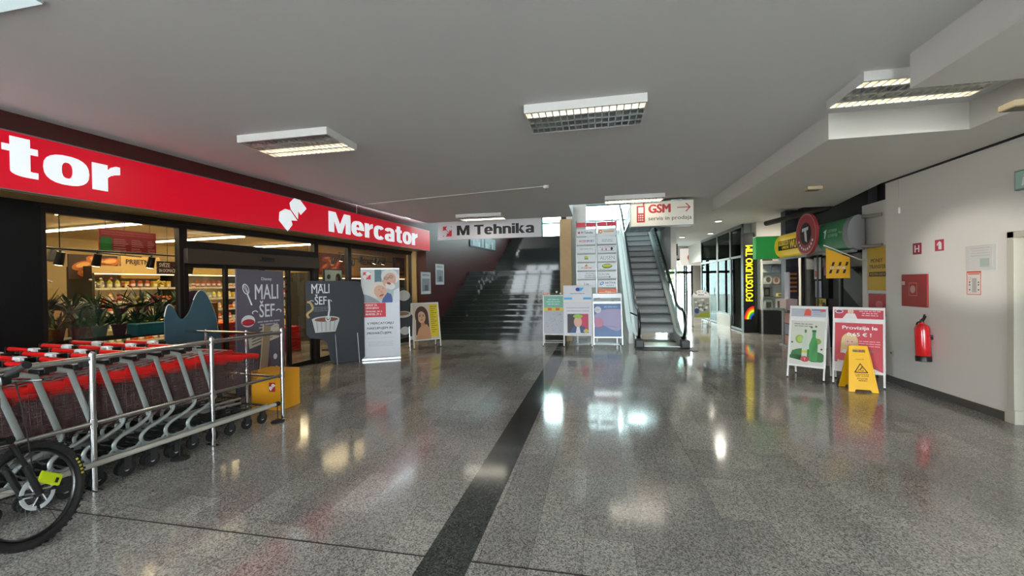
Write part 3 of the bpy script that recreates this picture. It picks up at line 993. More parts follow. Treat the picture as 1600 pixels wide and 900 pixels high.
# ------------------------------------------------------------------ shopping carts
M_wire = mat('cart_basket_mesh', '#5d4644', 0.5, 0.1)
M_darksteel = mat('dull_dark_steel', '#3a3d3d', 0.55, 0.5)  # base rack and casters, darker than the side frames
M_cartred = mat('cart_red_plastic', '#cf1616', 0.36)
M_cap = mat('cart_lock_white', '#d2d4d6', 0.4)
def make_cart(label):
    """local: y runs to the front of the cart, base under the upright tops"""
    r = thing('shopping_cart', label, 'shopping cart', (0, 0, 0), 0, 'shopping carts nested in the bay')
    for s in (-1, 1):
        x = s * 0.262
        f = MB(M_galv)
        f.tube([(x, -0.03, 1.0), (x, 0.05, 0.975), (x, 0.165, 0.56), (x, 0.185, 0.48)], 0.021, 8, ry=0.009, up=(0, 1, 0.25))
        pth = smooth_path([(x, 0.165, 0.56), (x, 0.19, 0.50), (x, 0.165, 0.445), (x, 0.07, 0.395), (x, -0.03, 0.355), (x, -0.075, 0.305), (x, -0.065, 0.25), (x, -0.015, 0.222), (x, 0.06, 0.225), (s * 0.24, 0.45, 0.21), (s * 0.20, 0.86, 0.195)], 5)
        f.tube(pth, 0.016, 8)
        f.tube([(x, -0.085, 0.26), (x, -0.15, 0.19), (x, -0.17, 0.17)], 0.011, 6)
        f.tube([(x * .95, -0.06, 0.25), (x * .95, -0.12, 0.185)], 0.009, 6)
        f.obj('side_frame', r, smooth=True)
    f = MB(M_darksteel)
    f.tube([(-0.2, 0.86, 0.195), (0.2, 0.86, 0.195)], 0.012, 8)
    f.tube([(-0.25, 0.35, 0.215), (0.25, 0.35, 0.215)], 0.009, 6)
    f.tube([(-0.262, 0.03, 0.225), (0.262, 0.03, 0.225)], 0.009, 6)
    for x in (-.12, 0, .12):
        f.tube([(x, 0.03, 0.235), (x * .9, 0.86, 0.2)], 0.005, 5)
    f.obj('base_rack', r, smooth=True)
    # basket: plan tapers to the front, rim slopes down
    yr, yf = 0.02, 0.76
    def rim(y):
        return 0.905 - 0.1 * (y - yr) / (yf - yr)
    def bot(y):
        return 0.445 + 0.09 * (y - yr) / (yf - yr)
    def hw(y, z):
        k = (y - yr) / (yf - yr)
        h = (z - bot(y)) / (rim(y) - bot(y))
        return (0.250 - 0.045 * k) - 0.03 * (1 - h)
    f = MB(M_wire)
    w = 0.0018
    for s in (-1, 1):
        for k in range(13):
            y = yr + (yf - yr) * k / 12
            f.tube([(s * hw(y, bot(y)), y + 0.03 * (1 - k / 12), bot(y)), (s * (hw(y, rim(y)) - .006), y, rim(y) - .02)], .0023, 4)
        for k in range(13):
            h = k / 13.5
            pts = []
            for y in (yr, yf):
                z = bot(y) + (rim(y) - bot(y)) * h
                pts.append((s * hw(y, z), y, z))
            f.tube(pts, w if k % 4 else 0.003, 4)
    for k in range(13):
        x = -1 + 2 * k / 12
        f.tube([(x * hw(yr, bot(yr)), yr, bot(yr)), (x * hw(yf, bot(yf)), yf, bot(yf)), (x * hw(yf, rim(yf)), yf, rim(yf))], w, 4)
    for k in range(8):
        z = bot(yf) + (rim(yf) - bot(yf)) * k / 7
        f.tube([(-hw(yf, z), yf, z), (hw(yf, z), yf, z)], w, 4)
        y = yr + (yf - yr) * k / 7
        f.tube([(-hw(y, bot(y)), y, bot(y)), (hw(y, bot(y)), y, bot(y))], w, 4)
    f.obj('basket', r)
    f = MB(M_cartred)
    for s in (-1, 1):
        pts = [(s * hw(y, rim(y)), y, rim(y)) for y in (yr, yf)]
        f.tube(pts, 0.026, 8, ry=0.012, up=(0, 0, 1))
    f.tube([(-hw(yf, rim(yf)), yf, rim(yf)), (hw(yf, rim(yf)), yf, rim(yf))], 0.026, 8, ry=0.009, up=(0, 0, 1))
    f.obj('rim', r, smooth=True)
    f = MB(M_galv)
    f.tube([(-0.2, yf - 0.05, 0.75), (-0.2, 0.1, 0.9)], 0.004, 5); f.tube([(0.1, 0.3, 0.93), (0.22, 0.02, 0.95)], 0.004, 5)
    for q in range(5):
        f.tube([(-0.22 + q * .11, 0.03, 0.9), (-0.2 + q * .1, 0.36, 0.93)], 0.004, 5)
    f.tube([(-.23, 0.36, 0.93), (.23, 0.36, 0.93)], 0.005, 5)
    f.obj('child_seat', r)
    f = MB(M_cartred)
    f.cyl((-0.265, -0.07, 1.03), (0.08, -0.07, 1.03), 0.021, n=12)
    f.obj('handle', r, smooth=True)
    f = MB(M_cap)
    f.box(0.085, 0.2, -0.10, -0.045, 1.005, 1.055, 0.014); f.box(0.2, 0.25, -0.085, -0.06, 1.02, 1.04, 0.006)
    f.obj('coin_lock', r, smooth=True)
    f = MB(M_black)
    f.box(0.075, 0.21, -0.105, -0.04, 0.965, 1.004, 0.008); f.cyl((0.2, -0.07, 1.03), (0.275, -0.07, 1.03), 0.013, n=8);
    f.obj('lock_body', r)
    for x in (-.275, .262):
        f = MB(M_black); f.box(x, x + .013, -.1, -.03, .99, 1.05, .004); f.obj('handle_cap', r)
    for x, y in ((-0.25, -0.16), (0.25, -0.16), (-0.2, 0.82), (0.2, 0.82)):
        f = MB(M_darksteel)
        f.box(x - .02, x + .02, y - .02, y + .02, 0.155, 0.185, 0.004); f.box(x - .018, x - .014, y - .045, y + .01, 0.055, 0.16); f.box(x + .014, x + .018, y - .045, y + .01, 0.055, 0.16)
        f.use(M_rubber).lathe([(0.045, -.011), (0.062, -.009), (0.062, .009), (0.045, .011)], (x, y - .025, 0.0625), 'x', 16)
        f.use(M_cap).lathe([(0.02, -.013), (0.02, .013)], (x, y - .025, 0.0625), 'x', 10)
        f.obj('caster', r, smooth=True)
    return r
cart = make_cart('shopping cart in the near row behind the chrome rail')
labs = ['shopping cart in the near row beside the chrome rail', 'shopping cart in the middle row of the bay', 'shopping cart in the far row beside the store window']
first = True
def pc(off, d, lab):
    global first
    loc = P(d, off, 0)
    if first:
        cart.location = loc; cart.rotation_euler = (0, 0, RS - PI / 2); cart['label'] = lab; first = False
    else:
        dup(cart, loc, RS - PI / 2, lab)
for k in range(11):
    d = 0.80 - k * 0.197
    pc(0.30, d, 'front shopping cart of the near row, its whole red-rimmed basket showing' if k == 0 else labs[0])
for k in range(10):
    d = 0.95 - k * 0.197
    pc(0.90, d, 'front shopping cart of the middle row, free of other carts ahead' if k == 0 else labs[1])
for k in range(9):
    d = 0.78 - k * 0.24
    pc(1.48, d, 'front shopping cart of the far row, next to the end rail' if k == 0 else labs[2])

# yellow promotional box behind the bay
r = thing('promotion_box', 'yellow cardboard box with a small red emblem behind the cart rail', 'box', (-4.45, 4.66, 0), R(1))
f = MB(mat('yellow_card', '#dd9a1c', 0.55, var=0.06)); f.box(-0.03, 0.42, 0, 0.35, 0, 0.5, 0.004); f.obj('box', r)
f = MB(ink('#b01828')); f.rect(0.24, 0.33, 0.24, 0.36, 0); f.use(M_paper); logo(f, 0.285, 0.3, 0.09, -0.001, 0.001); f.obj('emblem', r)
r = thing('promotion_box', 'beige leaning cardboard sheet behind the end of the cart bay', 'cardboard', ST(2.2, -0.62, 0), RS + 0.3)
f = MB(mat('beige_card', '#a08c70', 0.7)); f.M = Matrix.Rotation(0.16, 4, 'Y'); f.box(0.12, 0.3, 0, 0.02, 0.0, 1.06); f.obj('sheet', r)
# ------------------------------------------------------------------ bicycle leaning at the cart bay
BH = R(13)
r = thing('bicycle', 'black mountain bicycle parked in front of the shopping carts', 'bicycle', (-3.46, 1.955, 0), BH, ry=R(-9))
M_bk = mat('bike_black_paint', '#0f1011', 0.3)
M_tyre = mat('bike_tyre', '#171616', 0.8, bump=0.3, bscale=120)
RAD = 0.325
def wheel(parent, y):
    f = MB(M_tyre)
    prof = []
    n = 48
    f.tube([(0, y + (RAD - .027) * math.cos(2 * PI * k / n), RAD + (RAD - .027) * math.sin(2 * PI * k / n)) for k in range(n)], 0.027, 10, closed=True, up=(1, 0, 0))
    for k in range(n * 2):
        a = PI * k / n
        for s in (-1, 1):
            c = (s * .014, y + (RAD - .002) * math.cos(a), RAD + (RAD - .002) * math.sin(a))
            if k % 2 == (s > 0):
                M0 = f.M; f.M = Matrix.Translation(c) @ Matrix.Rotation(a - PI / 2, 4, 'X'); f.box(-.009, .009, -.007, .007, -.004, .002); f.M = M0
    w = f.obj('tyre', parent, smooth=True)
    f = MB(mat('tyre_lettering', '#b8b020', 0.6))
    for q in range(5):
        a = 0.35 - q * .09
        c = (0.0215, y + (RAD - .03) * math.cos(a), RAD + (RAD - .03) * math.sin(a))
        M0 = f.M; f.M = Matrix.Translation(c) @ Matrix.Rotation(a - PI / 2, 4, 'X'); f.box(0, .006, -.008, .005, -.007, .007); f.M = M0
    f.obj('lettering', w)
    f = MB(M_bk)
    f.tube([(0, y + (RAD - .062) * math.cos(2 * PI * k / n), RAD + (RAD - .062) * math.sin(2 * PI * k / n)) for k in range(n)], 0.014, 8, closed=True, ry=.010, up=(1, 0, 0))
    f.obj('rim', parent, smooth=True)
    f = MB(mat('spoke_steel', '#4a4c4e', 0.4, .8))
    for k in range(28):
        a = 2 * PI * k / 28; s = 1 if k % 2 else -1
        a2 = a + (.5 if (k // 2) % 2 else -.5)
        f.tube([(s * .03, y + .025 * math.cos(a2), RAD + .025 * math.sin(a2)), (0, y + (RAD - .07) * math.cos(a), RAD + (RAD - .07) * math.sin(a))], .0011, 4)
    f.obj('spokes', parent)
    f = MB(M_bk); f.lathe([(.012, -.055), (.016, -.05), (.016, -.036), (.028, -.034), (.028, -.028), (.017, -.024), (.017, .024), (.028, .028), (.028, .034), (.012, .05)], (0, y, RAD), 'x', 16); f.obj('hub', parent, smooth=True)
wheel(r, 0)
wheel(r, -1.08)
f = MB(mat('brake_disc_steel', '#dfe8ee', 0.25, .4))
for k in range(24):
    if k % 6 == 5: continue
    a = 2 * PI * k / 24; b = 2 * PI * (k + 1) / 24
    q = [(math.cos(t) * rr, RAD + math.sin(t) * rr) for t, rr in ((a, .078), (a, .102), (b, .102), (b, .078))]
    f.prismx(q, .040, .043)
for k in range(6):
    a = PI * k / 3
    f.tube([(.041, .03 * math.cos(a + .4), RAD + .03 * math.sin(a + .4)), (.041, .08 * math.cos(a), RAD + .08 * math.sin(a))], .004, 4)
f.obj('brake_disc', r)
f = MB(mat('lime_tag', '#b8cc10', 0.45)); f.M = Matrix.Translation((.06, .06, RAD + .06)) @ Matrix.Rotation(R(-35), 4, 'X'); f.box(0, .012, -.07, .07, -.035, .035, .006)
f.use(M_ink).box(.012, .0125, .03, .05, -.02, .01); f.obj('reflective_tag', r)
hd = Vector((0, -.42, .93)).normalized()          # steering axis from the hub up and back
hub = Vector((0, 0.02, RAD)); crown = Vector((0, -.115, RAD + .375)); top = Vector((0, -.21, RAD + .56))
f = MB(M_bk)
for s in (-1, 1):
    f.tube([hub + Vector((s * .055, -.02, 0)), hub + Vector((s * .06, -.06, .16)), crown + Vector((s * .06, .01, -.03))], .015, 10)
    f.tube([hub + Vector((s * .055, -.02, -.01)), hub + Vector((s * .06, -.075, .19))], .019, 10)
f.tube([crown + Vector((-.075, 0, 0)), crown + Vector((.075, 0, 0))], .026, 10)
f.tube([crown, top], .023, 12)
f.obj('fork', r, smooth=True)
f = MB(M_bk)
seat = Vector((0, -.80, RAD + .48)); bb = Vector((0, -.68, .29)); rh = Vector((0, -1.08, RAD))
f.tube([crown.lerp(top, .25), crown.lerp(top, .95)], .031, 14)
f.tube([crown.lerp(top, .35), bb], .03, 12); f.tube([crown.lerp(top, .8), seat + Vector((0, .02, -.06))], .025, 12); f.tube([bb, seat], .022, 12)
for s in (-1, 1):
    f.tube([bb + Vector((s * .03, 0, 0)), rh + Vector((s * .065, 0, 0))], .013, 8); f.tube([seat + Vector((s * .02, 0, -.05)), rh + Vector((s * .065, 0, 0))], .011, 8)
f.obj('frame', r, smooth=True)
bar0 = top + Vector((0, .05, .15))
f = MB(M_bk)
f.tube([top, top + Vector((0, 0, .06)), bar0], .02, 10)
f.obj('stem', r, smooth=True)
f = MB(M_bk)
f.tube(smooth_path([bar0 + Vector((-.34, -.05, .09)), bar0 + Vector((-.12, -.01, .03)), bar0, bar0 + Vector((.12, -.01, .03)), bar0 + Vector((.34, -.05, .09))], 5), .013, 10)
f.obj('handlebar', r, smooth=True)
for s in (-1, 1):
    f = MB(M_rubber)
    f.tube([bar0 + Vector((s * .22, -.028, .057)), bar0 + Vector((s * .35, -.05, .092))], .02, 10); f.cyl(bar0 + Vector((s * .35, -.05, .092)), bar0 + Vector((s * .36, -.052, .095)), .023, n=12)
    f.obj('grip', r, smooth=True)
    f = MB(M_bk)
    f.box(*sorted((bar0.x + s * .17, bar0.x + s * .2)), bar0.y - .05, bar0.y + .0, bar0.z, bar0.z + .05, .006)
    f.tube([bar0 + Vector((s * .18, .0, .02)), bar0 + Vector((s * .24, .045, .0)), bar0 + Vector((s * .32, .05, -.01))], .006, 6)
    f.obj('brake_lever', r, smooth=True)
f = MB(M_rubber)
f.tube(smooth_path([bar0 + Vector((.18, .02, .02)), bar0 + Vector((.08, .12, -.02)), crown + Vector((.06, .1, .05)), hub + Vector((.07, -.05, .12))], 6), .0035, 5)
f.tube(smooth_path([bar0 + Vector((-.18, .02, .02)), bar0 + Vector((-.05, .13, -.05)), top + Vector((-.03, .04, -.2)), bb], 6), .0035, 5)
f.obj('cable', r)
f = MB(M_bk)
f.tube([seat, seat + Vector((0, -.06, .17))], .015, 10)
f.obj('seat_post', r, smooth=True)
f = MB(M_rubber)
c = seat + Vector((0, -.07, .19))
f.prismz([(c.x - .07, c.y - .12), (c.x + .07, c.y - .12), (c.x + .06, c.y - .03), (c.x + .02, c.y + .05), (c.x + .015, c.y + .14), (c.x - .015, c.y + .14), (c.x - .02, c.y + .05), (c.x - .06, c.y - .03)], c.z - .02, c.z + .02)
f.obj('saddle', r)
f = MB(M_bk)
f.lathe([(.08, .045), (.08, .05), (.03, .052)], (0, bb.y, bb.z), 'x', 24)
f.tube([bb + Vector((.06, 0, 0)), bb + Vector((.07, .16, -.05))], .012, 8); f.tube([bb + Vector((-.06, 0, 0)), bb + Vector((-.07, -.16, .05))], .012, 8)
f.obj('crankset', r, smooth=True)
for s, d in ((1, Vector((.1, .16, -.05))), (-1, Vector((-.1, -.16, .05)))):
    f = MB(M_rubber); q = bb + d; f.box(q.x - .04, q.x + .04, q.y - .04, q.y + .04, q.z - .012, q.z + .012, .004); f.obj('pedal', r)
# ------------------------------------------------------------------ boards standing before the store
M_board = mat('charcoal_board', '#30343a', 0.6)
M_chalk = mat('chalk_white_ink', '#dfe2e4', 0.6)
M_core = mat('foam_board_edge', '#c8c4ba', 0.7)
def mali_sef(f, x, z, s):
    """hand lettered MALI SEF block; s = width of the block"""
    f.use(M_chalk)
    f.text('MALI', x + .12 * s, x + .88 * s, z + .52 * s, z + .95 * s, -0.001, .001, .02)
    f.text('ŠEF', x + .25 * s, x + .75 * s, z, z + .48 * s, -0.001, .001, .02)
    for sg in (-1, 1):
        c = x + s * .5 + sg * s * .4
        f.tube(smooth_path([(c - sg * .1 * s, -.001, z + .16 * s), (c - sg * .03 * s, -.001, z + .2 * s), (c + sg * .06 * s, -.001, z + .17 * s), (c + sg * .05 * s, -.001, z + .12 * s)], 4), .014 * s, 5)
def lines(f, x0, x1, z, dz, n, h, y=-0.001, col=None, jit=.25):
    if col: f.use(col)
    for k in range(n):
        w = (x1 - x0) * random.uniform(1 - jit, 1)
        c = (x0 + x1) / 2
        # words as short bars
        xx = c - w / 2
        while xx < c + w / 2 - .004:
            ww = min(random.uniform(2.0, 6) * h, c + w / 2 - xx)
            f.rect(xx, xx + ww, z - k * dz, z - k * dz + h, y)
            xx += ww + h * .7
# grey kitchen board inside the bay end
r = thing('display_board', 'tall slate grey kitchen promotion board with a chalk whisk, beyond the cart bay', 'display board', ST(2.13, -0.4, 0), RS - R(2))
f = MB(mat('slate_board', '#5a5562', 0.6)); w = 0.82
f.prism([(0, 0.02), (w, 0.02), (w, 1.86), (0.02, 1.88)], 0, 0.03)
f.box(0.05, w - .05, 0.03, 0.3, 0.02, 0.04)
f.obj('panel', r)
f = MB(M_chalk)
f.text('Disney', .42, .6, 1.70, 1.76, -.001, .001, .0)
mali_sef(f, .24, 1.14, .54)
f.disc(.16, 1.58, .05, .085, -.001, rot=.35); f.use(mat('slate_board', '#5a5562')).disc(.16, 1.58, .036, .068, -.002, rot=.35); f.use(M_chalk)
for q in (-.02, 0, .02): f.tube([(.13 + q, -.002, 1.64), (.19 + q * .4, -.002, 1.52)], .004, 4)
f.tube([(.185, -.002, 1.5), (.25, -.002, 1.34)], .012, 5)
f.disc(.19, 1.1, .11, .09, -.001); f.use(ink('#b8263a')).disc(.19, 1.08, .1, .05, -.002); f.use(ink('#8a1020')).rect(.09, .29, 1.05, 1.06, -.003)
lines(f, .34, .74, 1.06, .045, 3, .022, col=ink('#aaa6b2'))
f.use(ink('#cfcab8')).poly([(.2, .68), (.72, .80), (.72, 1.0), (.66, 1.02), (.18, .86)], -.001)
f.use(M_ink)
for q in range(3):
    f.poly([(.24, .82 - q * .045), (.6, .905 - q * .045), (.6, .915 - q * .045), (.24, .832 - q * .045)], -.002)
for x, z in ((.5, .42), (.64, .5), (.66, .3), (.3, .3), (.6, .2)): f.use(M_chalk).disc(x, z, .035, .045, -.001)
f.use(ink('#6a2a34')).rect(.44, .54, .32, .5, -.0015)
f.obj('print', r)
# cut-out board with the bowl (the drawn figure is left out, the board stays blank there)
r = thing('display_board', 'charcoal kitchen promotion board with a drawn bowl and spoon beside the seniors banner', 'display board', ST(4.2, .33, 0), RS - R(38))
f = MB(M_board)
f.prism([(0, .66), (.06, .58), (.30, .54), (.38, .44), (.44, .1), (.52, .03), (1.05, .03), (1.12, .1), (1.12, 1.4), (1.04, 1.70), (.78, 1.72), (0.0, 1.72)], 0, 0.02)
f.obj('panel', r)
f = MB(M_chalk)
f.text('Disney', .2, .32, 1.63, 1.665, -.001, .001)
mali_sef(f, .05, 1.24, .44)
lines(f, .14, .42, 1.18, .035, 3, .012, col=ink('#7a8084'))
f.use(ink('#c8cbc8')).poly([(.1, .96), (.62, .92), (.54, .68), (.16, .68)], -.001)
f.disc(.36, .94, .26, .065, -.002); f.use(ink('#7a4a30')).disc(.37, .935, .22, .045, -.003)
f.use(ink('#9ea3a4'))
for q in range(5): f.poly([(.18 + q * .085, .9), (.2 + q * .085, .9), (.215 + q * .075, .7), (.2 + q * .075, .7)], -.0035)
f.use(ink('#dfe3e4')); f.tube([(.4, -.004, .94), (.43, -.004, 1.14), (.42, -.004, 1.34)], .018, 8); f.disc(.4, .95, .05, .06, -.004)
f.use(M_board).disc(.4, .955, .03, .035, -.005)
f.use(ink('#c0a468')); f.tube(smooth_path([(.05, -.002, .98), (.02, -.002, 1.06), (.12, -.002, 1.16), (.08, -.002, 1.28), (.02, -.002, 1.3)], 5), .022, 6)
f.obj('print', r)
for x in (.55, .99):
    f = MB(M_alu); f.tube([(x - .02, -.02, .62), (x, -.08, .005)], .009, 8); f.obj('leg', r, smooth=True)
f = MB(M_black); f.box(.5, 1.05, .02, .2, 0.0, .03); f.box(.7, .75, .02, .18, .03, .5); f.obj('back_support', r)
# second cut-out board behind the banner
r = thing('display_board', 'pale grey cutout display board half hidden behind the seniors banner', 'display board', ST(6.2, -.3, 0), RS - R(35))
f = MB(M_board)
f.prism([(-.55, .35), (.5, .35), (.52, .85), (.42, 1.0), (.52, 1.3), (.3, 1.56), (-.5, 1.5)], 0, .02)
f.obj('panel', r)
f = MB(ink('#c4c2bc')); f.disc(.28, .9, .2, .08, -.001); f.use(ink('#8a6a4a')).disc(.26, .92, .17, .045, -.002)
f.use(ink('#c4c2bc')).disc(.32, .5, .13, .1, -.001); f.disc(.3, 1.36, .16, .13, -.001)
f.obj('print', r)
for x in (-.4, .42):
    f = MB(M_alu); f.tube([(x, -.02, .6), (x, -.06, .005)], .009, 8); f.obj('leg', r, smooth=True)
f = MB(M_alu); f.tube([(-.4, -.05, .2), (.42, -.05, .2)], .007, 6); f.obj('crossbar', r)
# blue-grey cutout seen from behind
r = thing('display_board', 'blue-grey cutout board shaped like two horns, its back turned to the hall', 'display board', ST(1.33, -.18, 0), RS)
f = MB(mat('blue_grey_board_back', '#34505c', 0.7, var=.06))
pts = [(.0, .03), (1.05, .03), (1.05, .95), (.98, 1.0), (.93, 1.22), (.80, 1.46), (.70, 1.56), (.62, 1.56), (.54, 1.48), (.44, 1.30), (.33, 1.2), (.24, 1.22), (.16, 1.34), (.09, 1.39), (.04, 1.36), (.0, 1.24)]
pts = [(p.x * .71, p.z) for p in smooth_path([(x, 0, z) for x, z in pts[2:]], 4)]
f.prism([(.0, .03), (.745, .03)] + pts, 0, .018)
f.obj('panel', r)
f = MB(M_core)
f.tube([(x + .004, .012, z + .002) for x, z in pts[4:26]], .010, 6)
f.tube([(x + .004, .012, z + .002) for x, z in pts[40:]], .010, 6)
f.obj('edge', r)
f = MB(M_core); f.prismx([(-.3, 0), (0, 0), (0, .8)], .36, .38); f.obj('strut', r)

# seniors roll-up banner
wd = math.hypot(-4.263 + 4.954, 8.465 - 8.068)
r = thing('rollup_banner', 'white roll-up banner with a laughing elderly couple and red text block', 'banner', (-4.954, 8.068, 0), math.atan2(.397, .691))
f = MB(mat('banner_white', '#dfe3ea', 0.5)); f.box(0, wd, -.002, .002, .06, 1.97); f.obj('banner', r)
f = MB(M_alu); f.box(-.005, wd + .005, -.06, .06, 0, .06, .01); f.obj('base', r)
f = MB(M_alu); f.box(-.003, wd + .003, -.012, .012, 1.965, 1.99, .004); f.cyl((wd / 2, .03, .05), (wd / 2, .02, 1.97), .01, n=8); f.obj('pole', r)
f = MB(ink('#a8b4b8'))
y = -.002
f.rect(0.01, wd - .01, 1.24, 1.955, y)
f.use(ink('#c8ccca')).rect(.01, .28, 1.4, 1.955, y - .001)
f.use(ink('#3a6270')).rect(.28, .42, 1.68, 1.955, y - .001)
f.use(ink('#d0cac2')).disc(.34, 1.52, .2, .17, y - .002, rot=.5)          # her pale hair
f.use(ink('#c99a84')).disc(.40, 1.47, .13, .155, y - .003, rot=.55)        # her face
f.use(ink('#8a4a40')).disc(.42, 1.40, .05, .022, y - .004, rot=.45)
f.use(ink('#5a3a34')); f.disc(.37, 1.52, .016, .006, y - .004, rot=.5); f.disc(.45, 1.55, .016, .006, y - .004, rot=.5)
f.use(ink('#b9846e')).disc(.415, 1.475, .018, .032, y - .004, rot=.5)
f.use(ink('#d4d2cf')).disc(.60, 1.80, .19, .16, y - .002, rot=-.3)         # his white hair
f.use(ink('#c79a86')).disc(.585, 1.72, .135, .17, y - .003, rot=-.35)      # his face
f.use(ink('#d8d6d2')).disc(.60, 1.60, .105, .075, y - .004, rot=-.2)       # beard
f.use(ink('#7a2f2c')).disc(.575, 1.655, .045, .026, y - .005, rot=-.3)
f.use(ink('#2c2a2c')); f.disc(.52, 1.765, .045, .034, y - .005); f.disc(.62, 1.80, .045, .034, y - .005); f.rect(.56, .58, 1.775, 1.785, y - .005)
f.use(ink('#b08a80')); f.disc(.52, 1.765, .036, .026, y - .006); f.disc(.62, 1.80, .036, .026, y - .006)
f.use(ink('#2f4f8a')).poly([(.42, 1.24), (.66, 1.24), (.62, 1.42), (.54, 1.46), (.44, 1.32)], y - .005)
f.use(ink('#d6dae2')).poly([(.64, 1.24), (wd - .01, 1.24), (wd - .01, 1.56), (.68, 1.5)], y - .006)
f.use(ink('#7c8288')).poly([(.01, 1.24), (.4, 1.24), (.26, 1.34), (.1, 1.42), (.01, 1.42)], y - .006)
f.use(M_redink).rect(0.01, .5, .93, 1.235, y - .001)
f.rect(.045, .20, 1.745, 1.90, y - .002); f.use(M_paper); logo(f, .122, 1.82, .17, y - .003, .001)
for k, s_ in enumerate(('POPUST ZA', 'UPOKOJENCE', 'ČETRTEK, 28. 5.', 'IN PETEK, 29. 5.')):
    f.text(s_, .09, .09 + (.23, .27, .34, .32)[k], 1.165 - k * .066, 1.21 - k * .066, y - .002, .001, .03)
f.use(M_ink)
for k, s_ in enumerate(('V MERCATORJU', 'NAKUPUJEM IN', 'PRIVARČUJEM.')):
    f.text(s_, .11, .11 + (.55, .53, .51)[k], .755 - k * .105, .82 - k * .105 + (.012 if k == 2 else 0), y - .001, .001, .02)
f.use(ink('#b4b8be')).rect(.11, .66, .475, .479, y - .001); lines(f, .12, .66, .39, .03, 4, .012, y - .001, ink('#c6cacf'), .1)
f.obj('print', r)

# ------------------------------------------------------------------ A-frame pavement signs
def aframe(label, loc, rz, w, L, z0, tilt, draw, header=None, hdraw=None, legs=True, crossbar=False, arch=False, grp=None, frame=None, d=.22):
    fm = frame or M_alu
    r = thing('pavement_sign', label, 'pavement sign', loc, rz, grp)
    for s in (0, 1):
        T_ = Matrix.Rotation(PI * s, 4, 'Z') @ Matrix.Translation((0, -d, 0)) @ Matrix.Rotation(-tilt, 4, 'X')
        f = MB(fm); f.M = T_
        b = .028
        f.box(-w / 2, -w / 2 + b, 0, .02, z0, L, .003); f.box(w / 2 - b, w / 2, 0, .02, z0, L, .003)
        f.box(-w / 2 + b, w / 2 - b, 0, .02, L - b, L, .003); f.box(-w / 2 + b, w / 2 - b, 0, .02, z0, z0 + b, .003)
        if header:
            f.box(-w / 2, w / 2, 0.004, .016, L, L + .02)
        fr = f.obj('frame', r)
        for sx in (-1, 1):
            f = MB(fm); f.M = T_
            x = sx * (w / 2 - .014)
            f.box(x - .012, x + .012, .002, .018, .02, z0, .002)
            if header: f.box(x - .010, x + .010, .004, .016, L, L + .03)
            f.use(M_rubber).box(x - .013, x + .013, .001, .019, 0.0, .02)
            f.obj('leg', r)
        if crossbar:
            f = MB(fm); f.M = T_; f.tube([(-w / 2 + .02, .01, .1), (w / 2 - .02, .01, .1)], .007, 6); f.obj('crossbar', r)
        f = MB(M_paper); f.M = T_
        f.box(-w / 2 + b, w / 2 - b, .006, .014, z0 + b, L - b)
        if s == 0:
            draw(f, -w / 2 + b, w / 2 - b, z0 + b, L - b, .0055)
        f.obj('print', r)
        if header:
            f = MB(fm); f.M = T_
            h0, h1 = L + .02, L + .02 + header
            if arch:
                n = 16
                pts = [(-w / 2, h0), (w / 2, h0)] + [(w / 2 * math.cos(PI * k / n), h0 + header * math.sin(PI * k / n)) for k in range(n + 1)]
                f.use(M_paper).prism(pts, 0, .02)
            else:
                f.box(-w / 2, w / 2, 0, .02, h0, h1, .003)
            if s == 0 and hdraw:
                hdraw(f, -w / 2 + b * .7, w / 2 - b * .7, h0 + b * .7, h1 - b * .7, 0)
            f.obj('header', r)
    f = MB(M_black)
    for sx in (-1, 1):
        zz = L * math.cos(tilt) * .5; yy = d - L * .5 * math.sin(tilt)
        f.tube([(sx * (w / 2 - .03), -yy + .02, zz), (sx * (w / 2 - .03), yy - .02, zz)], .004, 5)
    f.obj('hinge_strap', r)
    return r
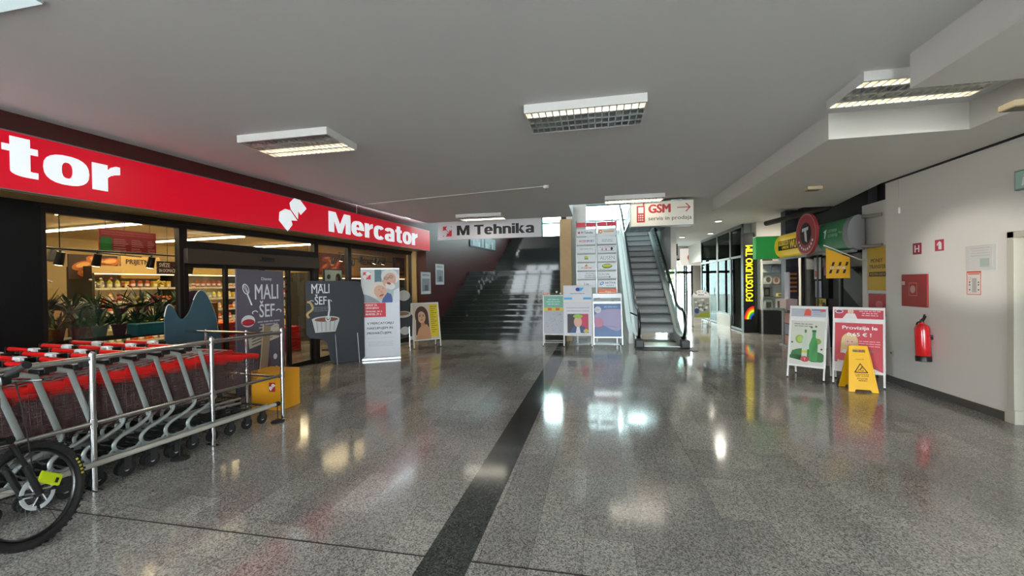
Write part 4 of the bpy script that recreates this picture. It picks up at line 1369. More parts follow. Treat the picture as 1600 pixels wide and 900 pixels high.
# beauty poster beside the stairs
def d_beauty(f, x0, x1, z0, z1, y):
    W, Hh = x1 - x0, z1 - z0
    X = lambda u: x0 + u * W
    Zz = lambda v: z0 + v * Hh
    f.use(ink('#cfc2b4')).rect(x0, x1, z0, z1, y)
    f.use(ink('#d8c020')).rect(X(.66), X(.98), Zz(.06), Zz(.97), y - .001)
    f.use(ink('#8a7a10'))
    for k in range(13): f.rect(X(.70), X(.70 + random.uniform(.12, .25)), Zz(.9 - k * .06), Zz(.92 - k * .06), y - .002)
    f.use(ink('#4a2e22')).disc(X(.34), Zz(.66), .26 * W, .27 * Hh, y - .001); f.poly([(X(.12), Zz(.66)), (X(.6), Zz(.66)), (X(.62), Zz(.3)), (X(.44), Zz(.2)), (X(.08), Zz(.12))], y - .001)
    f.use(ink('#c4926e')).poly([(X(.06), z0), (X(.66), z0), (X(.64), Zz(.28)), (X(.52), Zz(.42)), (X(.34), Zz(.40)), (X(.2), Zz(.3))], y - .002)
    f.use(ink('#d2a684')).disc(X(.33), Zz(.62), .155 * W, .165 * Hh, y - .003)
    f.use(ink('#b8866a')).poly([(X(.3), Zz(.5)), (X(.42), Zz(.5)), (X(.46), Zz(.38)), (X(.28), Zz(.38))], y - .0025)
    f.use(ink('#2a1a14')); f.disc(X(.27), Zz(.655), .035 * W, .012 * Hh, y - .004); f.disc(X(.40), Zz(.655), .035 * W, .012 * Hh, y - .004)
    f.disc(X(.27), Zz(.69), .04 * W, .006 * Hh, y - .004); f.disc(X(.40), Zz(.69), .04 * W, .006 * Hh, y - .004)
    f.use(ink('#a85a50')).disc(X(.33), Zz(.54), .05 * W, .013 * Hh, y - .004)
    f.use(ink('#b88464')).disc(X(.335), Zz(.6), .016 * W, .03 * Hh, y - .004)
    f.use(ink('#4a2e22')).poly([(X(.15), Zz(.78)), (X(.2), Zz(.8)), (X(.2), Zz(.4)), (X(.12), Zz(.34))], y - .005); f.poly([(X(.47), Zz(.8)), (X(.54), Zz(.74)), (X(.6), Zz(.36)), (X(.5), Zz(.42))], y - .005)
aframe('white framed pavement sign with a long-haired woman poster, at the foot of the stairs', (-4.40, 10.12, 0), R(44), .74, 1.17, .2, R(9), d_beauty, frame=M_white, d=.2)
# map sign with flowers
def d_map(f, x0, x1, z0, z1, y):
    f.use(ink('#a8aab4')).rect(x0, x1, z0, z1 - .38, y); f.use(ink('#6fa898')).rect(x0, x1, z1 - .3, z1, y)
    f.use(ink('#c8c02c')).rect(x0, x1, z1 - .385, z1 - .3, y); f.use(ink('#d85a2a'))
    f.rect(x0 + .1, x0 + .2, z1 - .375, z1 - .31, y - .001); f.rect(x0 + .3, x0 + .4, z1 - .375, z1 - .31, y - .001)
    lines(f, x0 + .06, x1 - .06, z1 - .1, .06, 3, .02, y - .001, ink('#b8d8cc'))
    f.use(ink('#8a90a0'))
    for k in range(14): f.disc(random.uniform(x0 + .05, x1 - .05), random.uniform(z0 + .05, z1 - .45), .02, .012, y - .001, 8)
    f.use(ink('#c8b4b8'))
    for k in range(5): f.tube([(random.uniform(x0, x1), y, random.uniform(z0, z1 - .5)) for q in range(2)], .003, 4)
s1 = aframe('slim pavement sign with a teal heading and yellow band, flowers on top', (-1.12, 10.80, 0), R(2), .55, 1.32, .29, R(8), d_map, crossbar=True, frame=M_white, d=.2)
def d_concert(f, x0, x1, z0, z1, y):
    f.use(ink('#d4d4dc')).rect(x0, x1, z0, z1, y)
    W = x1 - x0
    f.use(ink('#5a5c64')); f.text('SVEČANA MAMALINA', x0 + .04, x1 - .04, z1 - .16, z1 - .12, y - .001); f.text('OB MEDNEGA VINČA', x0 + .05, x1 - .05, z1 - .24, z1 - .2, y - .001)
    za, zb_ = z1 - .78, z1 - .30
    f.use(ink('#2a2426')).rect(x0 + .07, x1 - .07, za, zb_, y - .001); f.use(ink('#b83050')).rect(x1 - .25, x1 - .07, za + .1, zb_, y - .002)
    f.use(ink('#d0a090')).disc(x0 + W * .5, za + .28, .1, .14, y - .003); f.use(ink('#8ab048')).disc(x0 + W * .5, za + .42, .12, .05, y - .004)
    f.use(ink('#28406a')).poly([(x0 + .12, za), (x1 - .1, za), (x1 - .18, za + .18), (x0 + W * .5, za + .12), (x0 + .24, za + .18)], y - .004)
    f.use(ink('#d8dce4')).poly([(x0 + W * .42, za), (x0 + W * .6, za), (x0 + W * .56, za + .15), (x0 + W * .46, za + .15)], y - .005); f.use(ink('#b8b050')).disc(x1 - .13, za + .05, .06, .05, y - .005)
    f.use(ink('#5a5c64')); lines(f, x0 + .06, x1 - .06, za - .06, .04, 1, .022, y - .001); f.text('ob STARA TISNIKA', x0 + .05, x1 - .05, za - .16, za - .12, y - .001)
    lines(f, x0 + .05, x1 - .05, za - .22, .05, 3, .018, y - .001)
def h_concert(f, x0, x1, z0, z1, y):
    f.use(ink('#d8dbe2')).rect(x0, x1, z0, z1, y)
    f.use(ink('#3fa2dc')).rect(x0, x1, z0, z0 + .05, y - .001); f.use(ink('#d8dbe2')).rect(x0 + .2, x1 - .2, z0, z0 + .05, y - .002)
    cx = (x0 + x1) / 2
    f.use(ink('#28a0dc')).poly([(cx + .02, z1 - .04), (cx + .16, z1 - .04), (cx + .1, z1 - .12), (cx + .02, z1 - .14)], y - .001); f.use(ink('#1c2c86')).disc(cx, z1 - .085, .05, .048, y - .002)
    lines(f, cx - .2, cx + .2, z1 - .2, .03, 1, .016, y - .001, ink('#7a8490'))
aframe('tall white pavement sign with a blue logo header and a photo, between the other two', (-.50, 10.76, 0), R(3), .72, 1.16, .28, R(7), d_concert, .38, h_concert, frame=M_white, d=.2)
def d_ear(f, x0, x1, z0, z1, y):
    f.use(ink('#6a86b2')).rect(x0, x1, z0, z1, y)
    f.use(ink('#a9a2c6')).poly([(p.x, p.z) for p in smooth_path([(x0, 0, z1 - .3), (x0 + .2, 0, z1 - .16), (x1 - .05, 0, z1 - .14), (x1, 0, z1 - .22), (x1, 0, z1 - .62), (x1 - .18, 0, z1 - .68), (x0 + .2, 0, z0 + .3), (x0, 0, z0 + .24)], 4)], y - .001)
    f.use(ink('#c88aa4')).disc(x0 + .12, z0 + .36, .12, .12, y - .002, rot=.3); f.use(ink('#b06a84')).disc(x0 + .14, z0 + .24, .1, .014, y - .003, rot=.2)
    f.use(ink('#8c84b4')).tube(smooth_path([(x0 + .1, y - .002, z1 - .66), (x0 + .3, y - .002, z1 - .58), (x1 - .1, y - .002, z1 - .6)], 4), .006, 5)
    f.use(ink('#d8dce0')).disc(x0 + .1, z1 - .15, .085, .085, y - .003); f.use(ink('#8a9098')).text('Lie', x0 + .06, x0 + .14, z1 - .17, z1 - .12, y - .004)
    lines(f, x0 + .22, x1 - .05, z1 - .09, .03, 1, .02, y - .003, ink('#b8c8dc'))
def h_ear(f, x0, x1, z0, z1, y):
    f.use(ink('#9fa8aa')).rect(x0, x1, z0, z1, y); f.use(M_ink).text('LINE', x0 + .04, x0 + .17, z0 + .06, z0 + .11, y - .001)
    for k, s_ in enumerate(('INFORMACIJE', 'IN NAROČILA', '080 30 00')):
        f.text(s_, x1 - .25, x1 - .02, z1 - .06 - k * .06, z1 - .03 - k * .06, y - .001)
aframe('grey pavement sign with a blue and lilac poster beside the escalator', (.24, 11.02, 0), R(5), .74, 1.1, .2, R(8), d_ear, .22, h_ear, d=.18)
# flowers on the map sign
r = thing('flower_sprig', 'small pink and white flowers lying on top of the slim pavement sign', 'flowers', (-1.30, 10.83, 1.312))
f = MB(mat('pink_petal', '#d8a8a0', 0.6))
for k in range(5): f.ball((.05 * math.cos(k * 1.26), .04 * math.sin(k * 1.26), .02), .045, .04, .035, 8, 5)
f.ball((0, 0, .045), .04, n=8, m=5); f.use(M_paper).ball((.26, 0, .07), .03, n=8, m=5); f.ball((.36, 0, .03), .025, n=8, m=5)
f.obj('blossom', r, smooth=True)
f = MB(M_leafs[0]); f.tube([(0, 0, .02), (.2, 0, .03), (.4, .01, .015)], .006, 5); f.tube([(.2, 0, .03), (.26, 0, .06)], .005, 5)
for k in range(4): f.ball((.1 + k * .08, .01, .035), .03, .015, .01, 6, 4)
f.obj('stem', r)

# the two signs by the white wall
def d_bottle(f, x0, x1, z0, z1, y):
    W, Hh = x1 - x0, z1 - z0
    f.use(ink('#c4c4b8')).rect(x0, x1, z0, z1, y)
    lines(f, x0 + .04, x0 + .3, z1 - .06, .035, 2, .014, y - .001, ink('#7c7f74'))
    f.use(ink('#2f6a38')); f.disc(x0 + .08, z0 + .12, .1, .05, y - .001); f.disc(x0 + W * .4, z0 + .17, .17, .1, y - .001); f.disc(x1 - .1, z0 + .14, .12, .09, y - .001)
    f.use(ink('#8aa838')).disc(x0 + W * .28, z0 + Hh * .58, .06, .07, y - .002); f.use(ink('#a4b868')).disc(x0 + W * .3, z0 + Hh * .58, .04, .05, y - .003)
    f.use(ink('#7a9440')).disc(x1 - .1, z0 + Hh * .55, .06, .05, y - .002)
    f.use(ink('#b4c4b4')); f.poly([(x0 + W * .36, z0 + .1), (x0 + W * .52, z0 + .1), (x0 + W * .52, z0 + .42), (x0 + W * .48, z0 + .48), (x0 + W * .48, z0 + .56), (x0 + W * .42, z0 + .56), (x0 + W * .42, z0 + .48), (x0 + W * .36, z0 + .42)], y - .003)
    f.use(ink('#3a6a3c')).rect(x0 + W * .42, x0 + W * .48, z0 + .53, z0 + .58, y - .004)
    f.use(ink('#3f8a4a')); f.poly([(x0 + W * .57, z0 + .08), (x0 + W * .82, z0 + .08), (x0 + W * .82, z0 + .34), (x0 + W * .78, z0 + .42)], y - .004); f.poly([(x0 + W * .57, z0 + .08), (x0 + W * .82, z0 + .34), (x0 + W * .75, z0 + .47), (x0 + W * .75, z0 + .56), (x0 + W * .65, z0 + .56), (x0 + W * .65, z0 + .47), (x0 + W * .57, z0 + .34)], y - .004); f.use(ink('#1f5a2c')).rect(x0 + W * .64, x0 + W * .76, z0 + .545, z0 + .58, y - .005)
    f.use(ink('#bcb448')).rect(x0 + W * .36, x0 + W * .52, z0 + .2, z0 + .24, y - .004); f.use(ink('#4c8a50')).rect(x0 + W * .6, x0 + W * .62, z0 + .1, z0 + .3, y - .005)
    f.use(ink('#c8c6bc')).poly([(x0, z0), (x1, z0), (x1, z0 + .07), (x0 + W * .5, z0 + .06), (x0, z0 + .1)], y - .005)
    f.use(ink('#b0444c')).disc(x0 + W * .46, z0 + .1, .06, .045, y - .006); f.use(M_paper).text('T', x0 + W * .43, x0 + W * .49, z0 + .08, z0 + .12, y - .007)
    f.use(ink('#4a5a3c'))
    for u, v in ((.1, .3), (.14, .22), (.06, .5), (.62, .86), (.75, .88), (.93, .38)): f.disc(x0 + u * W, z0 + v * Hh, .016, .016, y - .006, 10)
def h_bottle(f, x0, x1, z0, z1, y):
    f.use(ink('#a8acb4')).rect(x0, x1, z0, z1, y); f.use(ink('#c8503c')).poly([(x0 + .18, z0 + .02), (x0 + .28, z0 + .02), (x0 + .28, z0 + .1), (x0 + .24, z0 + .14), (x0 + .2, z0 + .12)], y - .001)
    f.use(ink('#6a7aa8')).rect(x0 + .29, x0 + .4, z1 - .06, z1 - .03, y - .001); f.use(ink('#b04858')).rect(x1 - .08, x1 - .01, z1 - .07, z1 - .03, y - .001); lines(f, x0 + .3, x1 - .04, z1 - .09, .03, 2, .008, y - .001, ink('#888c98'))
aframe('white framed pavement sign with green bottles, farther from the white wall', (3.41, 7.70, 0), R(-37), .52, .98, .2, R(12), d_bottle, .2, h_bottle, frame=M_white, d=.25)
def d_red(f, x0, x1, z0, z1, y):
    W = x1 - x0
    f.use(ink('#b8303c')).rect(x0, x1, z0, z1, y); f.use(M_paper)
    f.text('Provizija le', x0 + .09, x1 - .06, z1 - .115, z1 - .045, y - .001, .001, .03); f.text('0,65 € !', x0 + .15, x1 - .13, z1 - .21, z1 - .145, y - .001, .001, .03)
    lines(f, x0 + W * .5, x1 - .02, z1 - .28, .035, 3, .012, y - .001, ink('#dc9098'), .1)
    f.use(ink('#cdb27a')).disc(x0 + W * 0.320, z0 + 0.440, .10, .13, y - .001); f.poly([(x0 + W * 0.140, z0 + 0.430), (x0 + W * 0.500, z0 + 0.430), (x0 + W * 0.520, z0 + 0.250), (x0 + W * 0.120, z0 + 0.250)], y - .001)
    f.use(ink('#d0cac8')).poly([(x0 + .02, z0 + 0.070), (x0 + W * 0.640, z0 + 0.070), (x0 + W * 0.600, z0 + 0.270), (x0 + W * 0.440, z0 + 0.310), (x0 + W * 0.180, z0 + 0.310), (x0 + .05, z0 + 0.210)], y - .002)
    f.use(ink('#d0a48c')).disc(x0 + W * 0.320, z0 + 0.420, .066, .09, y - .003); f.rect(x0 + W * 0.270, x0 + W * 0.370, z0 + 0.280, z0 + 0.350, y - .0025)
    f.use(ink('#cdb27a')).poly([(x0 + W * 0.180, z0 + 0.480), (x0 + W * 0.320, z0 + 0.530), (x0 + W * 0.460, z0 + 0.480), (x0 + W * 0.400, z0 + 0.480), (x0 + W * 0.280, z0 + 0.485)], y - .004)
    f.use(ink('#3a2a26')); f.disc(x0 + W * 0.280, z0 + 0.435, .010, .007, y - .004, 10); f.disc(x0 + W * 0.370, z0 + 0.435, .010, .007, y - .004, 10); f.use(ink('#b04a48')).disc(x0 + W * 0.325, z0 + 0.375, .024, .01, y - .004, 12)
    f.use(ink('#c23a42')).disc(x0 + .09, z0 + .2, .07, .06, y - .004); f.use(ink('#d6d0ce')).poly([(x0, z0), (x1, z0), (x1 - .1, z0 + .05), (x0, z0 + .12)], y - .005)
    f.use(ink('#4a7a8a')).disc(x0 + W * .68, z0 + .3, .07, .014, y - .002)
def h_red(f, x0, x1, z0, z1, y):
    f.use(ink('#b02c3c')).rect(x0, x1, z0, z1, y); f.use(M_paper).disc(x0 + .06, z1 - .05, .05, .03, y - .001); f.use(ink('#7a3050')).disc(x0 + .06, z1 - .05, .04, .022, y - .002)
    f.use(ink('#d0c0a0')).disc(x0 + .2, z1 - .05, .035, .045, y - .001); f.use(ink('#d6d0ce')).poly([(x0 + .1, z0), (x0 + .28, z0), (x0 + .25, z0 + .08), (x0 + .15, z0 + .08)], y - .002); f.use(ink('#d0a48c')).disc(x0 + .2, z1 - .055, .024, .032, y - .003)
    lines(f, x0 + .3, x1 - .03, z1 - .05, .032, 3, .013, y - .001, ink('#dca0a8'), .3)
aframe('white framed pavement sign with a red commission offer, behind the yellow floor sign', (3.93, 7.34, 0), R(-30), .62, .98, .2, R(12), d_red, .2, h_red, frame=M_white, d=.25)
def d_grey(f, x0, x1, z0, z1, y):
    f.use(ink('#3c3c3c')).rect(x0, x1, z0, z1, y)
aframe('dark pavement sign between the red offer sign and the white wall', (4.18, 7.95, 0), R(-62), .5, .98, .15, R(10), d_grey, frame=mat('dark_sign_frame', '#555555', .4, .5), d=.2)

# yellow wet floor sign
r = thing('wet_floor_sign', 'yellow folding wet floor sign with a slipping figure triangle', 'wet floor sign', (3.70, 6.93, 0), R(-8))
for s in (0, 1):
    f = MB(M_yel)
    f.M = Matrix.Rotation(PI * s, 4, 'Z') @ Matrix.Translation((0, -.17, 0)) @ Matrix.Rotation(-R(14.5), 4, 'X')
    L = .655
    a, b = .175, .115
    ya, yb = -.006, .006
    # outline with foot notch, hand hole left between the pieces
    f.prism([(-a, 0), (-.10, 0), (-.085, .035), (.085, .035), (.10, 0), (a, 0), (.124, .56), (-.124, .56)], ya, yb)
    f.prism([(-.124, .56), (-.075, .56), (-.075, .60), (-.115, .63), (-.117, .60)], ya, yb)
    f.prism([(.124, .56), (.075, .56), (.075, .60), (.115, .63), (.117, .60)], ya, yb)
    f.prism([(-.115, .63), (-.075, .60), (.075, .60), (.115, .63), (.11, L), (-.11, L)], ya, yb)
    for x0, x1, xx0, xx1 in ((-a, -a + .012, -.124, -.112), (a - .012, a, .112, .124)):
        f.prism([(x0, 0), (x1, 0), (xx1, .56), (xx0, .56)], ya - .008, ya)
    p = f.obj('panel', r)
    if s == 0:
        f = MB(mat('sign_dark_print', '#3a1408', 0.6)); f.M = Matrix.Translation((0, -.17, 0)) @ Matrix.Rotation(-R(14.5), 4, 'X')
        y = ya
        f.prism([(-.085, .27), (.085, .27), (0, .41)], y - .001, y)
        f.use(M_yel).prism([(-.062, .284), (.062, .284), (0, .388)], y - .002, y - .001)
        f.use(mat('sign_dark_print', '#3a1408')).disc(.012, .35, .009, .009, y - .002, 10)
        f.tube([(.008, y - .002, .338), (-.015, y - .002, .312)], .006, 5); f.tube([(-.015, y - .002, .312), (-.04, y - .002, .30)], .005, 5); f.tube([(-.012, y - .002, .312), (.02, y - .002, .296), (.03, y - .002, .31)], .005, 5); f.tube([(.008, y - .002, .336), (.028, y - .002, .326)], .004, 5)
        f.text('CONDOR', -.05, .05, .455, .468, y, .001)
        f.text('CAUTION', -.075, .085, .238, .256, y, .001, .03); f.text('WET FLOOR', -.07, .085, .215, .232, y, .001, .03)
        f.text('POZOR', -.055, .07, .178, .197, y, .001, .05); f.text('MOKRO', -.04, .06, .15, .168, y, .001, .05)
        f.obj('print', p)
f = MB(M_yel); f.cyl((-.112, 0, .628), (.112, 0, .628), .012, n=10); f.obj('hinge', r, smooth=True)
# ------------------------------------------------------------------ staircase
M_gran = mat('dark_polished_granite', '#272c2a', 0.05, var=0.35, vscale=60, spec=.2)
M_gran2 = mat('dark_polished_granite_nosing', '#323836', 0.08, var=0.3, vscale=60, spec=.22)
r = thing('staircase', 'wide dark granite staircase rising between the red wall and the wood pillar', 'staircase', (-2.8, 11.55, 0), kind='structure')
X1 = -.86 + 2.8
def wallx(y): return -4.935 + (y - 10.934) * .10642 + 2.8 - .01
y, z = 0.0, 0.0
for k in range(13):
    f = MB(M_gran)
    yy = 11.55 + y
    f.prismz([(wallx(yy), y), (X1, y), (X1, 3.35), (wallx(yy + 3), 3.35)], z, z + .135)
    f.use(M_gran2).prismz([(wallx(yy), y - .018), (X1, y - .018), (X1, 3.35), (wallx(yy + 3), 3.35)], z + .135, z + .16)
    f.obj('step', r)
    y += .245; z += .16
f = MB(M_gran); f.prismz([(wallx(14.9), 3.35), (X1, 3.35), (X1, 8.9), (wallx(20), 8.9)], z - .5, z); f.obj('landing', r)
y = 5.5
for k in range(11):
    f = MB(M_gran)
    yy = 11.55 + y
    f.prismz([(wallx(yy), y), (X1, y), (X1, 8.9), (wallx(20), 8.9)], z, z + .16)
    f.obj('step', r)
    y += .26; z += .161
# upper floor, walls and the big upstairs glazing
mb = MB(M_ceil)
mb.prismz([(-4.3, 20.3), (-.6, 20.3), (-.6, 19.0), (.7, 19.0), (.7, 18.2), (2.3, 18.2), (2.3, 24.5), (-4.3, 24.5)], 3.4, 3.84)
struct(mb, 'floor_upper')
M_well = mat('well_wall_paint', '#b9b7b4', 0.7)
mb = MB(M_well)
mb.box(-.86, -.70, 12.12, 19.0, 0, 3.84)
mb.box(-.86, 2.5, 19.2, 19.4, 0, 3.4); mb.box(-4.3, -.86, 20.3, 20.45, 0, 3.4); mb.box(2.22, 2.38, 13.5, 19.4, 2.0, 3.84)
struct(mb, 'wall_stair')
# stone pillar
M_stone = mat('tan_stone', '#a88a63', 0.6, var=.25, vscale=3.5, bump=.2, bscale=30)
mb = MB(M_stone)
mb.box(-1.02, -.70, 11.72, 12.12, 0, 3.4)
struct(mb, 'pillar', 'tan wood-toned stone pillar between the stairs and the directory sign', 'pillar')
mb = MB(M_well)
mb.box(-.72, -.30, 12.2, 12.5, 0, 6.8)
struct(mb, 'wall_well_end')
mb = MB(M_ceil)
mb.box(-5.2, -.3, 9.6, 21, 7.0, 7.1); mb.box(1.6, 2.6, 9.6, 21, 7.0, 7.1); mb.box(-.3, 1.6, 9.6, 11.6, 7.0, 7.1); mb.box(-.3, 1.6, 14.6, 21, 7.0, 7.1)
struct(mb, 'ceiling_upper')
mb = MB(M_well)
mb.box(-5.2, 2.5, 9.4, 9.6, 3.86, 7.0); mb.box(2.3, 2.5, 9.6, 21.0, 3.86, 7.0)
struct(mb, 'wall_upper')
M_tealf = mat('teal_window_frame', '#3d6a78', 0.4, .3)
r = thing('window_12', 'unseen skylight added in the upper ceiling to brighten the escalator well', 'skylight', (-.3, 11.6, 7.0), kind='structure')  # out of view, added so more daylight falls on the far floor
f = MB(M_tealf)
for x in (0, .63, 1.27, 1.85): f.box(x, x + .05, 0, 3.0, -.03, .06)
f.obj('frame', r)
f = MB(M_clear); f.box(0, 1.9, 0, 3.0, .03, .036); f.obj('pane', r)
r = thing('window_6', 'big bright upstairs window above the directory sign and escalator', 'window', (0, 19.6, 3.84), kind='structure')
f = MB(M_tealf)
for x in (-1.0, -.55, 1.05, 2.25): f.box(x - .035, x + .035, -.05, .05, 0, 1.36)
for z in (.0, .62, 1.33): f.box(-1.0, 2.3, -.045, .045, z - .03, z + .03)
f.obj('frame', r)
f = MB(M_clear); f.box(-1.0, 2.25, -.004, .004, 0, 1.33); f.obj('pane', r)
r = thing('window_7', 'small bright upstairs window over the stairs beside the pillar', 'window', (-2.9, 20.0, 3.4), kind='structure')
f = MB(M_tealf)
for x in (.33, 1.25): f.box(x - .03, x + .03, -.05, .05, 0.3, 1.6)
for z in (.44, 1.1, 1.55): f.box(.33, 1.3, -.045, .045, z - .03, z + .03)
f.obj('frame', r)
f = MB(M_clear); f.box(.3, 1.3, -.004, .004, .3, 1.6); f.obj('pane', r)
mb = MB(M_red)
mb.box(-4.4, -2.62, 19.95, 20.1, 3.6, 7.0); mb.box(-1.68, -1.0, 19.95, 20.1, 3.6, 7.0); mb.use(M_well).box(-1.05, 2.5, 19.56, 19.72, 5.2, 7.0); mb.use(M_red); mb.box(-2.62, -1.68, 19.95, 20.1, 5.0, 7.0); mb.box(-2.62, -1.68, 19.95, 20.1, 3.4, 3.82)
struct(mb, 'wall_upper_back')
# gallery railing in front of the window
r = thing('gallery_railing', 'teal steel railing of the upper floor before the bright window', 'railing', (0, 18.9, 3.84))
f = MB(M_tealf)
f.tube([(-.75, 0, .95), (.68, 0, .95)], .022, 8); f.tube([(-.75, 0, .7), (.68, 0, .7)], .012, 6); f.tube([(-.75, 0, .4), (.68, 0, .4)], .012, 6)
f.obj('rail', r)
for x in (-.74, .66):
    f = MB(M_tealf); f.cyl((x, 0, 0), (x, 0, 1.1), .022, n=10); f.obj('post', r, smooth=True)

# ------------------------------------------------------------------ directory sign
r = thing('directory_sign', 'tall two-column directory sign of white name plates beside the escalator', 'directory sign', (-.01, 11.35, 0))
ys = -.2
f = MB(mat('directory_steel', '#8a8d90', .35, .7))
for x in (-.52, -.01, .50): f.box(x - .022, x + .022, ys + .02, ys + .06, 0, 3.25, .004)
f.box(-.56, .56, ys - .06, ys + .2, 0, .02)
f.obj('post', r)
zt = 3.2
def plate(col, k, draw=None, base=None, h=.185):
    x0 = -.51 if col == 0 else .025
    z1 = zt - .17 - k * .226
    f = MB(base or mat('plate_white', '#e4e8ec', .35)); f.box(x0, x0 + .48, ys, ys + .02, z1 - h, z1, .004)
    f.use(M_ink)
    if draw: draw(f, x0, z1 - h, ys - .0001)
    f.obj('name_plate', r)
for col in (0, 1):
    x0 = -.51 if col == 0 else .025
    f = MB(mat('plate_red', '#cc2440', .4)); f.box(x0 - .01, x0 + .49, ys - .01, ys + .02, zt - .12, zt, .004); f.use(M_paper).rect(x0 + .23, x0 + .25, zt - .1, zt - .02, ys - .011)
    f.obj('header_plate', r)
tx = lambda s, a, b, c=None: (lambda f, x, z, y: f.use(c or M_ink).text(s, x + a, x + b, z + .06, z + .12, y, .001, .02))
def l0(f, x, z, y): f.use(M_redink).disc(x + .06, z + .09, .03, .03, y); f.use(M_ink).text('M Tehnika', x + .12, x + .42, z + .06, z + .12, y, .001, .03)
def l1(f, x, z, y): f.use(M_redink).text('INTER', x + .06, x + .24, z + .06, z + .12, y, .001, .03); f.use(ink('#22307a')).text('SPORT', x + .25, x + .45, z + .06, z + .12, y, .001, .03)
def l2(f, x, z, y): lines(f, x + .06, x + .42, z + .1, .04, 1, .022, y, ink('#b4bcc4'))
def l3(f, x, z, y): f.use(ink('#c8c02c')).disc(x + .24, z + .12, .05, .03, y); f.use(ink('#3c8a3c')).rect(x + .19, x + .29, z + .06, z + .09, y)
def l4(f, x, z, y): f.use(ink('#dc8a28')).poly([(x + .19, z + .1), (x + .29, z + .1), (x + .24, z + .16)], y); lines(f, x + .06, x + .42, z + .05, .04, 1, .02, y, ink('#cc6048'))
def l5(f, x, z, y): f.use(M_ink).text('PRODAJA', x + .22, x + .45, z + .12, z + .15, y); f.text('IN SERVIS', x + .2, x + .46, z + .07, z + .1, y); f.rect(x + .2, x + .47, z + .035, z + .045, y)
def l6(f, x, z, y): f.use(ink('#6a7078')).text('Lie', x + .18, x + .3, z + .05, z + .13, y)
def r0(f, x, z, y): f.use(ink('#e0702c')).disc(x + .08, z + .1, .05, .05, y); f.use(M_paper).disc(x + .09, z + .1, .025, .025, y - .001); f.use(ink('#e8a878')).rect(x + .16, x + .42, z + .08, z + .12, y)
def r1(f, x, z, y): lines(f, x + .1, x + .4, z + .1, .04, 2, .02, y, ink('#a8b0b8'))
def r2(f, x, z, y): lines(f, x + .04, x + .44, z + .14, .1, 2, .014, y, ink('#888f98')); f.use(ink('#b85a68')).disc(x + .12, z + .09, .02, .03, y); f.disc(x + .22, z + .09, .02, .03, y); f.use(M_ink).disc(x + .36, z + .1, .03, .04, y)
def r3(f, x, z, y): f.use(ink('#7c8c96')).text('AUSEN', x + .06, x + .43, z + .04, z + .14, y)
def r4(f, x, z, y): f.use(ink('#3a8a30')).disc(x + .24, z + .1, .13, .06, y); f.use(ink('#d8c82c')).disc(x + .24, z + .11, .11, .035, y - .001); lines(f, x + .05, x + .2, z + .02, .04, 1, .014, y, ink('#889098'))
def r5(f, x, z, y): f.use(ink('#70767c')).text('EUROPE', x + .03, x + .3, z + .08, z + .14, y); f.use(M_ink).rect(x - .02, x + .3, z + .035, z + .045, y); f.poly([(x + .29, z + .02), (x + .33, z + .04), (x + .29, z + .06)], y)
def r6(f, x, z, y): f.use(ink('#2a6ab0')).disc(x + .1, z + .1, .06, .035, y, rot=.6); f.use(M_paper).disc(x + .1, z + .1, .035, .018, y - .001, rot=.6); f.use(ink('#22407a')).text('AKTIVA', x + .18, x + .45, z + .09, z + .14, y, .001, .02); lines(f, x + .2, x + .42, z + .04, .03, 1, .016, y, ink('#7888a0'))
def r7(f, x, z, y): f.use(ink('#f0c8a8')).rect(x + .02, x + .46, z + .08, z + .1, y); f.text('TIM', x + .18, x + .32, z + .05, z + .13, y - .001, .001, .04)
for k, d in enumerate((l0, l1, l2, l3, l4, l5, l6)): plate(0, k, d)
for k, d in enumerate((r0, r1, r2, r3, r4, r5, r6)): plate(1, k, d)
plate(1, 7, r7, mat('plate_orange', '#dc6a38', .4))

# ------------------------------------------------------------------ escalator
r = thing('escalator', 'grey escalator with black handrails climbing beside the directory sign', 'escalator', (1.53, 10.3, 0))
M_tread = mat('escalator_tread', '#2a2c2c', 0.55, .2, var=.1, vscale=4)
M_treadd = mat('escalator_riser', '#8a8c8c', 0.45, .25)
M_ss = mat('brushed_steel', '#c4c6c7', 0.33, .45, var=.06, vscale=5)
M_rail = mat('handrail_rubber', '#0c0c0d', 0.35)
f = MB(mat('comb_plate_black', '#141414', .6)); f.box(-.66, .72, -.1, .42, .001, .012); f.obj('entry_mat', r)
f = MB(M_ss); f.box(-.45, .45, .42, 1.1, .001, .03); f.use(mat('comb_teeth', '#c0b070', .4, .7))
for k in range(30): f.box(-.44 + k * .03, -.425 + k * .03, 1.06, 1.14, .03, .036)
f.obj('floor_plate', r)
N = 17
rise, tread = .2265, .392
y0 = 1.1
for k in range(N):
    zt_ = .03 + rise * (k if k > 0 else 0) * 1.0
    if k == 0: zt_ = .035
    yy = y0 + tread * k
    f = MB(M_tread)
    f.box(-.45, .45, yy, yy + tread + .03, zt_ + (rise - .03 if k else .0), zt_ + (rise if k else .012))
    if k:
        n = 24
        # curved, grooved riser
        f.use(M_treadd)
        arc = [(yy + .05 * math.sin(PI * q / 8) * .6, zt_ - .02 + (rise - .01) * q / 8) for q in range(9)]
        f.prismx([(yy + .06, zt_ - .02)] + [(a_ - .012 * math.sin(PI * q / 8), b_) for q, (a_, b_) in enumerate(arc)] + [(yy + .06, zt_ + rise - .03)], -.45, .45)
        f.use(mat('step_edge_black', '#1c1c1c', .5)).box(-.45, .45, yy - .004, yy + .02, zt_ + rise - .022, zt_ + rise + .002)
    f.obj('step', r)
ytop = y0 + tread * N; ztop = .03 + rise * N
f = MB(M_ss); f.box(-.45, .45, ytop, ytop + .9, ztop - .05, ztop); f.obj('floor_plate', r)
sl = rise / tread
def zs(y): return .03 + sl * (y - y0)
